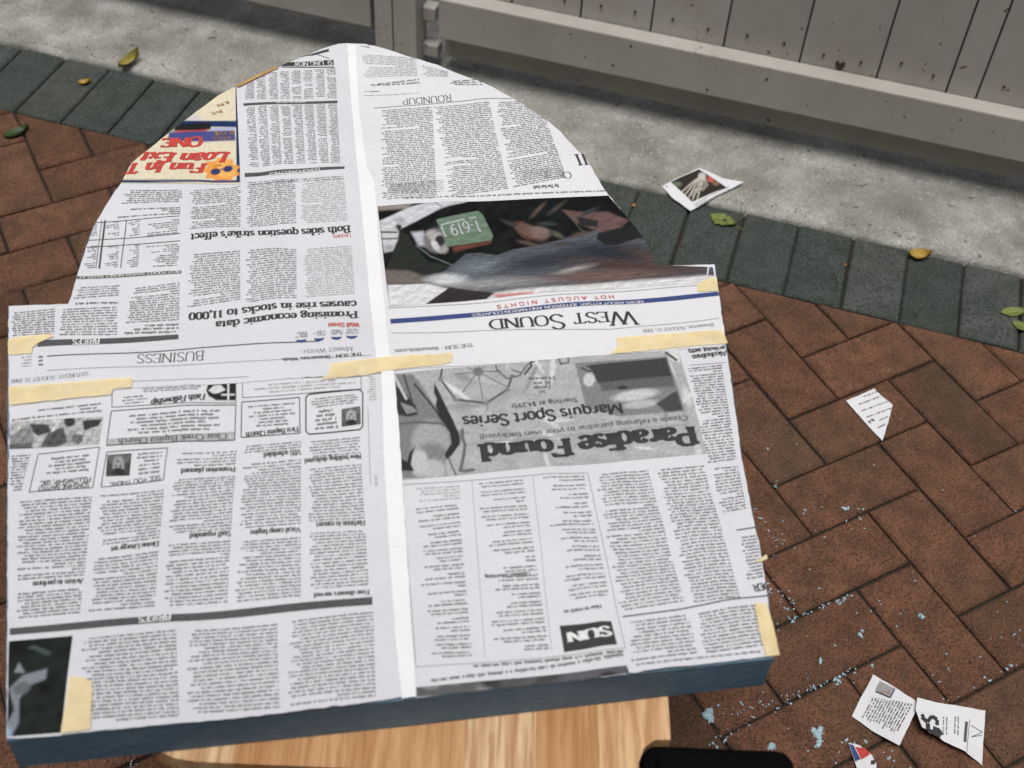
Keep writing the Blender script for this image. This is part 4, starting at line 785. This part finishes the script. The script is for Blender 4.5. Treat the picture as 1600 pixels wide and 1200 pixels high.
# --- masking tape
TP=Surf((0,0,H),(1,0,0),(0,1,0),.0030,drape)
TG='strips of masking tape on the newspaper'
for lab,P in [('short masking tape strip on the left edge, below the business page text',Pm(z5,[(62,270),(180,250),(330,236),(345,252),(240,300),(212,325),(206,356),(60,360)])),
 ('long wide masking tape strip across the left edge, over the notices page',[(15,608),(100,602),(207,596),(209,604),(206,612),(178,614),(176,622),(100,628),(16,637)]),
 ('masking tape strip torn at its left end, over the middle seam',[(517,572),(570,566),(640,560),(708,555),(707,563),(704,571),(690,576),(620,583),(560,592),(500,598),(512,590),(516,580)]),
 ('long masking tape strip on the right edge, under the section title',[(962,532),(1040,526),(1126,518),(1132,530),(1136,541),(1060,548),(952,558),(965,545)]),
 ('small yellow masking tape piece at the upper right shoulder',Pm(z3,[(1465,500),(1500,480),(1545,474),(1550,532),(1462,532)])),
 ('tall masking tape piece beside the black photograph at the lower left corner',[(112,1063),(130,1064),(146,1070),(146,1100),(143,1143),(97,1150),(104,1110)]),
 ('tall masking tape strip on the lower right corner of the board',[(1178,946),(1197,946),(1204,972),(1212,1004),(1217,1027),(1196,1030),(1184,990)]),
 ('tiny masking tape scrap on the right edge above the corner strip',Pm(z1,[(1445,108),(1470,92),(1490,78),(1494,96),(1470,106)])),
 ('thin sliver of brown masking tape curling over the arched upper left edge',[(369,139),(405,122),(432,110),(436,112),(408,125.5),(372,142.5)])]:
    c=np.mean(P,axis=0); q=at(c[0],c[1],H); s2=[TP.to2(*p) for p in P]
    t=sheet('masking_tape',TP,P,M_TAPE if 'brown' not in lab else simple('brown_tape',(.42,.25,.10),.7,.2,80,.2),None,.006,jit=.0003); tag(t,lab,'masking tape',TG)
# curled corner of paper at the shoulder
V=[];F=[]
for i in range(9):
    a=i/8*2.3; 
    for j in range(5):
        b=j/4; p=at(1117-b*10,420+b*26,H+.002); V.append((p[0]-.009*math.sin(a)*(1-b*.7),p[1]+.002*math.sin(a),p[2]+.0035*(1-math.cos(a))*(1-b*.8)))
for i in range(8):
    for j in range(4): F.append((i*5+j,i*5+j+1,(i+1)*5+j+1,(i+1)*5+j))
me=mesh('curled_corner',V,F); 
for p in me.polygons:p.use_smooth=True
child('curled_corner',me,M_NEWSW,pg)
# ------------------------------------------------------------------ wooden seat under the board
SZ=H-TH-.001
A,B=at(728,1124,SZ),at(724,1200,SZ); yd=(B-A)[:2]; yd/=np.linalg.norm(yd); xd=np.array([-yd[1],yd[0]])   # yd towards the camera, xd to the right
C0=at(1044,1090,SZ)[:2]
seat_w=abs((at(168,1180,SZ)[:2]-C0)@xd); front=(at(700,1245,SZ)[:2]-C0)@yd
loc=C0-xd*seat_w/2
chair=empty('wooden_chair',(loc[0],loc[1],0),'honey coloured wooden chair whose striped seat carries the foam board','chair')
def S2(a,b): return C0-xd*(seat_w-a)+yd*b      # a from left edge, b towards the camera
rc=.07; arc=[(rc-rc*math.cos(t),front-rc-.02+(rc)*math.sin(t)) for t in np.linspace(0,math.pi/2,7)]
nb=(at(1041,1157,SZ)[:2]-C0)@yd; na=(at(1002,1195,SZ)[:2]-C0)@xd+seat_w   # notch round the bag
outl=[(0,-.38)]+arc+[(na-.002,front-.02),(na-.002,nb+.02),(na+.003,nb+.007),(na+.012,nb),(seat_w,nb-.001),(seat_w,-.38)]
bd=[0,.045,.098,.15,.2]+[ (at(x,1140,SZ)[:2]-C0)@xd+seat_w for x in (600,728,838,934)]+[seat_w]; bd=sorted(set(round(float(b),4) for b in bd)); bd=[b for i,b in enumerate(bd) if i==0 or b-bd[i-1]>.02]
for a,b in zip(bd,bd[1:]):
    P=[S2(*p) for p in outl]; P=clip(P,S2(a+.00008,0),xd); P=clip(P,S2(b-.00008,0),-xd)
    if len(P)<3: continue
    AA=np.array(P)
    if np.sum(AA[:,0]*np.roll(AA[:,1],-1)-AA[:,1]*np.roll(AA[:,0],-1))<0: P=P[::-1]
    vs,F=prism(P,SZ-.024,SZ,.00015); me=mesh('seat_slat',vs,F); c=np.array([*np.mean(P,axis=0),SZ]); me.transform(Matrix.Translation(-Vector(c)))
    ang=math.atan2(yd[1],yd[0])-math.pi/2; me.transform(Matrix.Rotation(-ang,4,'Z'))
    o=link('seat_slat',me,M_WOOD,chair); o.rotation_euler=(0,0,ang); o.location=Vector(c)-Vector((loc[0],loc[1],0))
def bar(P0,P1,w0,w1,name,mat,par):
    P0,P1=np.array(P0),np.array(P1); bm=bmesh.new(); d=Vector(P1-P0); bmesh.ops.create_cone(bm,cap_ends=True,segments=14,radius1=w0,radius2=w1,depth=d.length)
    me=bpy.data.meshes.new(name); bm.to_mesh(me); bm.free(); me.transform(Matrix.Translation(Vector((P0+P1)/2))@d.to_track_quat('Z','Y').to_matrix().to_4x4()); 
    for p in me.polygons:p.use_smooth=len(p.vertices)==4
    return child(name,me,mat,par)
for a,b in ((.06,-.33),(seat_w-.06,-.33),(.06,front-.12),(na-.05,front-.12)):
    t=S2(a,b); k=S2(a+(-.02 if a<.2 else .02),b+(-.02 if b<0 else .02)); bar((k[0],k[1],.0),(t[0],t[1],SZ-.0245),.013,.019,'leg',M_WOOD,chair)
for a0,b0,a1,b1 in ((.052,-.33,.052,front-.12),(seat_w-.052,-.33,na-.042,front-.12),(.06,-.33,seat_w-.06,-.33)):
    p,q=S2(a0,b0),S2(a1,b1); bar((*p,.22),(*q,.22),.009,.009,'stretcher',M_WOOD,chair)
# black soft bag at the seat's corner
bq=at(1100,1212,SZ+.05)
t=empty('black_bag',(bq[0],bq[1],0),'black soft bag standing against the right front corner of the wooden seat','bag')
def pillow(name,c,hx,hy,z0,z1,e=4.,par=None,mat=M_BLACK):
    bm=bmesh.new(); bmesh.ops.create_uvsphere(bm,u_segments=32,v_segments=20,radius=1)
    for v in bm.verts:
        p=np.array(v.co); m=(np.abs(p)**e).sum()**(1/e); p=p/m; q=c+xd*p[0]*hx-yd*p[1]*hy; v.co=(q[0],q[1],(z0+z1)/2+p[2]*(z1-z0)/2)
    me=bpy.data.meshes.new(name); bm.to_mesh(me); bm.free()
    for p in me.polygons:p.use_smooth=True
    return child(name,me,mat,par)
def soft_box(name,a0,b0,a1,b1,z0,z1,bev,par):      # a to the right, b towards the camera, from the seat corner
    bm=bmesh.new(); bmesh.ops.create_cube(bm,size=1)
    for v in bm.verts:
        q=C0+xd*(a0+(a1-a0)*(v.co.x+.5))+yd*(b0+(b1-b0)*(v.co.y+.5)); v.co=(q[0],q[1],z0+(z1-z0)*(v.co.z+.5))
    bmesh.ops.recalc_face_normals(bm,faces=bm.faces); bmesh.ops.bevel(bm,geom=list(bm.edges),offset=bev,segments=5,profile=.5,affect='EDGES')
    me=bpy.data.meshes.new(name); bm.to_mesh(me); bm.free()
    for p in me.polygons:p.use_smooth=True
    return child(name,me,M_BLACK,par)
soft_box('bag_body',na-seat_w+.001,nb+.0015,na-seat_w+.125,nb+.24,0,SZ+.003,.014,t)
soft_box('bag_flap',na-seat_w+.012,nb+.014,na-seat_w+.115,nb+.22,SZ+.0035,SZ+.012,.004,t)


# ------------------------------------------------------------------ clippings on the ground
def clipping(name,label,corners,zs,fn,cat='paper scrap',mat=M_NEWSW,cell=.006,bend=.002):
    P=[at(u,v,z) for (u,v),z in zip(corners,zs)]; A=np.array(P); c=A.mean(0); 
    _,_,vt=np.linalg.svd(A-c); n=vt[2]; n=n if n[2]>0 else -n; e1=np.cross([0,1,0],n); e1/=np.linalg.norm(e1); e2=np.cross(n,e1)
    sf=Surf(c,e1,e2,0,lambda x,y:bend*(.5+.5*np.sin(x*40+y*25+c[0]*9))+bend*.4*np.sin(x*90-y*50))
    t=empty(name,tuple(c),label,cat,None); sheet('paper_sheet',sf,corners,mat,t,cell,jit=.0002); ink=Ink(sf,t,np.array([sf.to2(*p) for p in corners])); fn(ink); ink.done(); return t
def z9(x,y): return (900+x/2.2857,150+y/2.2857)
def c1(I):
    def ph(X,Y):
        p=Paint(X,Y,(.03,.025,.022))
        for a in range(5): p.l(Pm(z9,[(375+a*14,345+a*8),(420+a*8,305-a*2),(455,280)]),2,(.5,.47,.42))
        for a in range(4): p.l(Pm(z9,[(400+a*17,365-a*9),(440+a*10,318),(460,290)]),1.4,(.45,.42,.36))
        p.e(*z9(450,285),6,5,(.5,.48,.48),0,.4).e(*z9(482,295),6,6,(.45,.10,.09),0,.4).e(*z9(500,312),5,4,(.2,.12,.08),0,.4).e(*z9(360,315),8,4,(.12,.15,.1),0,.5); return p.c
    I.photo('photograph',[z9(430,262),z9(338,308),z9(345,318)],[z9(432,263),z9(536,325),z9(545,327)],2,2,lambda X,Y:Paint(X,Y,(.03,)*3).c) if 0 else None
    a,b,c,d=[I.s.to2(*z9(*q)) for q in ((338,310),(438,262),(538,328),(415,378))]
    nx,ny=40,34; u,v=np.meshgrid(np.linspace(0,1,nx+1),np.linspace(0,1,ny+1)); u=u[...,None];v=v[...,None]; g=(1-v)*((1-u)*a+u*b)+v*((1-u)*d+u*c); g=g.reshape(-1,2); V=I.s.to3(g,.0004); px=np.array([proj(q) for q in V]); rgb=np.clip(ph(px[:,0],px[:,1]),0,1)
    idx=np.arange((nx+1)*(ny+1)).reshape(ny+1,nx+1); F=np.stack([idx[1:,:-1],idx[1:,1:],idx[:-1,1:],idx[:-1,:-1]],-1).reshape(-1,4); me=mesh('photograph',V,F.tolist()); ca=me.color_attributes.new('print','FLOAT_COLOR','POINT'); ca.data.foreach_set('color',np.c_[rgb,np.ones(len(rgb))].astype(np.float32).ravel()); child('photograph',me,M_PHOTO,I.p)
    I.body(z9(418,384),z9(545,322),z9(562,330),z9(432,398),pitch=.0032,ink='soft',rag=.05,fliph=True)
clipping('newspaper_clipping','white clipping with a small dark picture lying across the concrete edge',Pm(z9,[(308,322),(440,256),(520,292),(600,308),(555,332),(408,410),(345,365)]),[.012,.014,.014,.020,.014,.004,.008],c1,bend=.0015)
def zt(x,y): return (1000+x/2.6667,400+y/2.6667)
def c2(I):
    for k,(a,b) in enumerate([((990,568),(870,612)),((1000,590),(905,625)),((1030,612),(915,652)),((1045,640),(930,680)),((1030,675),(960,705)),((1020,705),(985,722))]):
        I.body(zt(b[0],b[1]-9),zt(a[0],a[1]-9),zt(a[0],a[1]+5),zt(b[0],b[1]+5),pitch=.005,ink='soft',xh=.42,rag=.3)
    I.text('M',zt(968,678),zt(948,690),5,'bold','soft')
clipping('newspaper_clipping','triangular white clipping with a few text lines lying alone on red bricks',Pm(zt,[(858,606),(975,553),(1010,588),(1052,622),(1035,690),(1010,770),(935,690)]),[.003,.003,.004,.008,.006,.002,.004],c2,bend=.0012)
def zb_(x,y): return (1280+x/5.3333,1040+y/5.3333)
def c3(I):
    I.body(zb_(345,440),zb_(440,260),zb_(785,320),zb_(640,590),pitch=.0036,ink='soft',rag=.1,xh=.5)
    a,b,c,d=[I.s.to2(*zb_(*q)) for q in ((505,130),(630,195),(590,275),(465,205))]
    I.add('picture','grey',I.sub([d,c,b,a]),.0004); I.line(Pm(zb_,[(470,215),(590,270)]),2.2,'black','picture',off=.0006); I.line(Pm(zb_,[(500,235),(540,215),(600,250)]),1.4,'brown','picture',off=.0006); I.line(Pm(zb_,[(632,198),(592,272)]),2,'blue','picture',off=.0006)
clipping('newspaper_clipping','white square clipping full of small text, left one of the pair at lower right',Pm(zb_,[(272,425),(330,300),(450,75),(600,165),(800,290),(808,370),(670,672),(440,545)]),[.003,.006,.012,.016,.026,.024,.012,.003],c3,bend=.002)
def c4(I):
    I.text('FS',zb_(905,545),zb_(905,410),15,'heavy','black',shear=.1) if 0 else None
    I.line(Pm(zb_,[(870,410),(850,430),(900,470),(940,420),(985,450),(985,495)]),6,'black','headline',off=.0005); I.line(Pm(zb_,[(905,480),(905,540),(1015,580),(1000,540),(950,520)]),7,'black','headline',off=.0006); I.line(Pm(zb_,[(960,560),(1010,530)]),6,'black','headline',off=.0007)
    for x in (1040,1130): I.body(zb_(x-18,580),zb_(x-14,425),zb_(x+35,430),zb_(x+35,585),pitch=.0034,ink='soft',rag=.1)
    I.line(Pm(zb_,[(1222,470),(1210,638)]),4.5,'soft','headline'); I.line(Pm(zb_,[(1250,450),(1225,720)]),.9,'soft'); I.line(Pm(zb_,[(1262,500),(1360,555),(1265,595),(1358,580)]),1.2,'soft','sketch')
clipping('newspaper_clipping','white pointed clipping with bold black lettering, right one of the pair at lower right',Pm(zb_,[(815,268),(1050,322),(1380,378),(1372,600),(1360,830),(1210,715),(1040,630),(980,575),(855,515),(800,370)]),[.03,.026,.018,.010,.003,.008,.016,.02,.026,.028],c4,bend=.003)
def c5(I):
    I.add('picture','blue',I.sub([I.s.to2(*zb_(*q)) for q in ((300,800),(345,780),(285,660),(250,650))]),.0004); I.add('picture','red',I.sub([I.s.to2(*zb_(*q)) for q in ((352,785),(430,740),(380,690),(300,675))]),.0004); I.add('picture','black',I.sub([I.s.to2(*zb_(*q)) for q in ((430,830),(465,825),(465,790),(430,795))]),.0004)
clipping('colour_clipping','small crumpled clipping with red and blue print at the bottom edge, lower right',Pm(zb_,[(245,640),(330,660),(430,735),(478,830),(470,900),(330,905),(290,780)]),[.004,.012,.014,.01,.006,.004,.008],c5,bend=.004)
# ------------------------------------------------------------------ leaves
def leaf(label,c,L,Wd,ang,col,curl=.006,notch=0,stem=0,z=0,name='leaf'):
    p=at(*c,z); n=10; V=[];F=[]
    for i in range(n+1):
        t=i/n; w_=Wd/2*(math.sin(math.pi*min(1,t*1.02+.0))**.75)*(1-.35*t)*1.15; w_*=1+RNG.normal(0,.05)
        for j in range(5):
            s=(j-2)/2; V.append(((t-.5)*L,s*w_,.0015+curl*abs(s)**1.5*(.5+t)+curl*.8*(t-.5)**2*3+RNG.normal(0,.0002)))
    for i in range(n):
        for j in range(4): F.append((i*5+j,(i+1)*5+j,(i+1)*5+j+1,i*5+j+1))
    me=mesh('leaf_blade',V,F)
    for q in me.polygons:q.use_smooth=True
    o=empty(name,tuple(p),label,'leaf','fallen leaves'); o.rotation_euler=(RNG.normal(0,.05),RNG.normal(0,.05),R(ang))
    m_=leafmat('leaf_colour',*col); b=link('leaf_blade',me,m_,o)
    bm=bmesh.new(); bmesh.ops.create_cone(bm,cap_ends=True,segments=5,radius1=.0007,radius2=.0004,depth=L*(.9+stem)); me2=bpy.data.meshes.new('leaf_vein'); bm.to_mesh(me2); bm.free(); me2.transform(Matrix.Translation((L*stem*.5,0,.0022+curl*.2))@Matrix.Rotation(math.pi/2,4,'Y')); link('leaf_vein',me2,simple('leaf_vein_colour',mul(col[1],1.2),.6,.1),o)
    if notch:
        me3=mesh('leaf_hole',[(.002+x*.004,.004+y*.003,.0045) for x,y in [(-1,-.4),(.2,-.9),(1,0),(.4,.8),(-.5,.7)]],[(0,1,2,3,4)]); link('leaf_hole',me3,INK['black'],o)
    return o
YG=((.10,.14,.035),(.17,.205,.055)); YE=((.30,.19,.03),(.38,.26,.05)); DG=((.022,.045,.012),(.04,.07,.02))
leaf('pale green oval leaf with a dark hole on the grey bricks below the clipping',(1129,347),.052,.036,-62,YG,.004,1,.35)
leaf('small curled yellow leaf on the grey border bricks near the concrete, right of centre',(1434,403),.040,.026,-30,YE,.010,0,.1)
leaf('upper green leaf of the pair at the right edge of the photo',(1583,490),.050,.022,-20,YG,.004)
leaf('lower green leaf of the pair at the right edge of the photo',(1597,514),.040,.024,-70,YG,.004)
leaf('curled green and yellow leaf on the concrete edge at the upper left',(203,101),.056,.024,25,((.12,.16,.04),(.30,.22,.05)),.013,0,.1,.010)
leaf('small yellow leaf tip standing on the grey bricks at the upper left',(133,132),.026,.016,-20,YE,.006)
leaf('dark green leaf lying on the red bricks at the left edge',(26,210),.052,.026,10,DG,.006)
leaf('tiny orange leaf bit in a joint of the grey bricks beside the board',(990,322),.009,.007,40,((.3,.12,.03),(.35,.16,.04)),.001)
leaf('tiny brown leaf bit in a joint of the grey bricks at the right',(1320,415),.008,.005,60,((.25,.12,.03),(.3,.14,.04)),.001)
# weeds in the joints
gm=leafmat('weed_green',(.018,.035,.012),(.035,.055,.022))
for lab,c,n in [('thin grass sprig in a grey brick joint beside the board shoulder',(1018,392),5),('faint grass sprig in a grey brick joint right of the clipping leaf',(1430,492),6),('tuft of thin grass by the pale green leaf on the grey bricks',(1158,345),3),('low grass sprig in the grey bricks right of the shoulder',(1308,440),4)]:
    p=at(*c); V=[];F=[]
    for k in range(n):
        a=math.pi/4+RNG.normal(0,.55)+(math.pi if k%3==2 else 0); L=RNG.uniform(.03,.06)
        for i in range(6):
            t=i/5; w_=.0007*(1-t)+.00015; x=L*t*math.cos(a+t*.3);y=L*t*math.sin(a+t*.3); z=.002+L*.35*math.sin(t*2.4); V+=[(x-w_*math.sin(a),y+w_*math.cos(a),z),(x+w_*math.sin(a),y-w_*math.cos(a),z)]
        b=k*12
        for i in range(5): F.append((b+2*i,b+2*i+1,b+2*i+3,b+2*i+2))
    o=link('grass_sprig',mesh('grass_sprig',V,F),gm); o.location=p; tag(o,lab,'grass','grass sprigs in the joints')
# ------------------------------------------------------------------ foam crumbs
def crumb_mesh(V,F,p,r):
    k=len(V); n=7; e=[r*RNG.uniform(.55,1.25) for _ in range(n)]; st=RNG.uniform(.6,1.9); a0=RNG.uniform(0,6.3); hz=min(r*.8,.0025)
    ring=[]
    for i in range(n):
        a=i/n*2*math.pi; x,y=e[i]*math.cos(a)*st,e[i]*math.sin(a)/st**.5; ring.append((x*math.cos(a0)-y*math.sin(a0),x*math.sin(a0)+y*math.cos(a0)))
    V+=[(p[0]+x,p[1]+y,p[2]+.0003) for x,y in ring]+[(p[0]+x*.7,p[1]+y*.7,p[2]+hz*RNG.uniform(.6,1.3)) for x,y in ring]
    F+=[(k+i,k+(i+1)%n,k+n+(i+1)%n,k+n+i) for i in range(n)]+[tuple(range(k+n,k+2*n))]
V=[];F=[]
def seg(a,b,n,sp=5,r=(.0008,.0022)):
    for _ in range(n):
        t=RNG.random(); x=a[0]+(b[0]-a[0])*t+RNG.normal(0,sp); y=a[1]+(b[1]-a[1])*t+RNG.normal(0,sp*.6); crumb_mesh(V,F,at(x,y),RNG.uniform(*r)*(1 if RNG.random()<.85 else 1.5))
seg((1216,977),(1344,923),26,3); seg((1204,915),(1250,965),16,7); seg((1190,1107),(1310,1060),30,5,(.0006,.0019)); seg((1310,1060),(1352,1036),8); seg((1130,1160),(1215,1110),20,6,(.0006,.002)); seg((1105,1115),(1230,1100),18,10,(.0006,.002))
seg((1170,790),(1216,850),10); seg((1190,690),(1215,760),4,5); seg((1330,815),(1350,795),5); seg((1545,850),(1600,1070),9,12); seg((1480,1095),(1600,1030),9,4); seg((1240,1140),(1400,1190),24,22); seg((1210,850),(1300,770),12,6); seg((1120,1150),(1220,1190),26,18)
for _ in range(70): crumb_mesh(V,F,at(1190+abs(RNG.normal(0,130)),RNG.uniform(800,1195)),RNG.uniform(.0006,.0018))
for _ in range(20): crumb_mesh(V,F,at(RNG.uniform(1150,1600),RNG.uniform(560,1000)),RNG.uniform(.0006,.0014))
for _ in range(14): crumb_mesh(V,F,at(RNG.uniform(120,220),RNG.uniform(1184,1200)),RNG.uniform(.0006,.0016))
o=link('foam_crumbs',mesh('foam_crumbs',V,F),M_CRUMB); tag(o,'pale blue foam crumbs scattered on the bricks and along their joints','foam crumbs',None,'stuff')
for lab,c,r in [('small pale foam flake lying alone in the middle of the lower right bricks',(1344,990),.0045),('elongated pale foam flake beside the wooden seat edge',(1108,1112),.007),('curled pale foam flake near the bottom edge, left of the colour clipping',(1276,1148),.008),('pale foam flake right below the curled flake near the bottom edge',(1283,1160),.006),('round pale foam flake at the bottom edge between the bag and the curled flake',(1206,1168),.005),('pale foam flake on the brick right of the board centre',(1324,794),.0035),('thin pale foam flake in the joint above the colour clipping',(1306,1066),.0038),('short pale foam sliver on the long brick right of the board corner',(1440,965),.004),('narrow pale foam flake near the left clipping of the pair',(1280,1035),.0045)]:
    V=[];F=[]; 
    for k in range(3): crumb_mesh(V,F,(RNG.normal(0,r*.5),RNG.normal(0,r*.5),.0003*k),r*RNG.uniform(.5,.9))
    o=link('foam_flake',mesh('foam_flake',V,F),M_CRUMB); o.location=at(*c,.001); tag(o,lab,'foam flake','larger foam flakes on the bricks')
# dirt and plant litter on the paving
V=[];F=[]
for _ in range(420):
    u,v=RNG.uniform(-60,1700),RNG.uniform(-40,1250); q=at(u,v); n=(q-O)@NV; crumb_mesh(V,F,(q[0],q[1],.0094 if n>.21 else .0006),RNG.uniform(.0004,.0014))
for _ in range(260):
    s=RNG.uniform(-1,3); n=.205+abs(RNG.normal(0,.012)); crumb_mesh(V,F,sn(s,n,.0092),RNG.uniform(.0006,.002))
o=link('dirt_specks',mesh('dirt_specks',V,F),simple('dark_litter',(.03,.024,.016),.9,.3,100,.2)); tag(o,'dark specks of dirt and plant litter on paving and concrete','dirt',None,'stuff')
# grit and sand standing in the joints
V=[];F=[]
for a,b in EDG:
    L=np.linalg.norm(np.array(b)-a)
    for _ in range(RNG.poisson(L*38)):
        p=np.array(a)+(np.array(b)-a)*RNG.random(); crumb_mesh(V,F,(p[0]+RNG.normal(0,.0012),p[1]+RNG.normal(0,.0012),RNG.uniform(-.0035,-.0005)),RNG.uniform(.0005,.0016))
o=link('joint_grit',mesh('joint_grit',V,F),simple('joint_grit_colour',(.05,.04,.028),.95,.7,40,.2)); tag(o,'sand, grit and moss standing in the joints between the bricks','grit',None,'stuff')
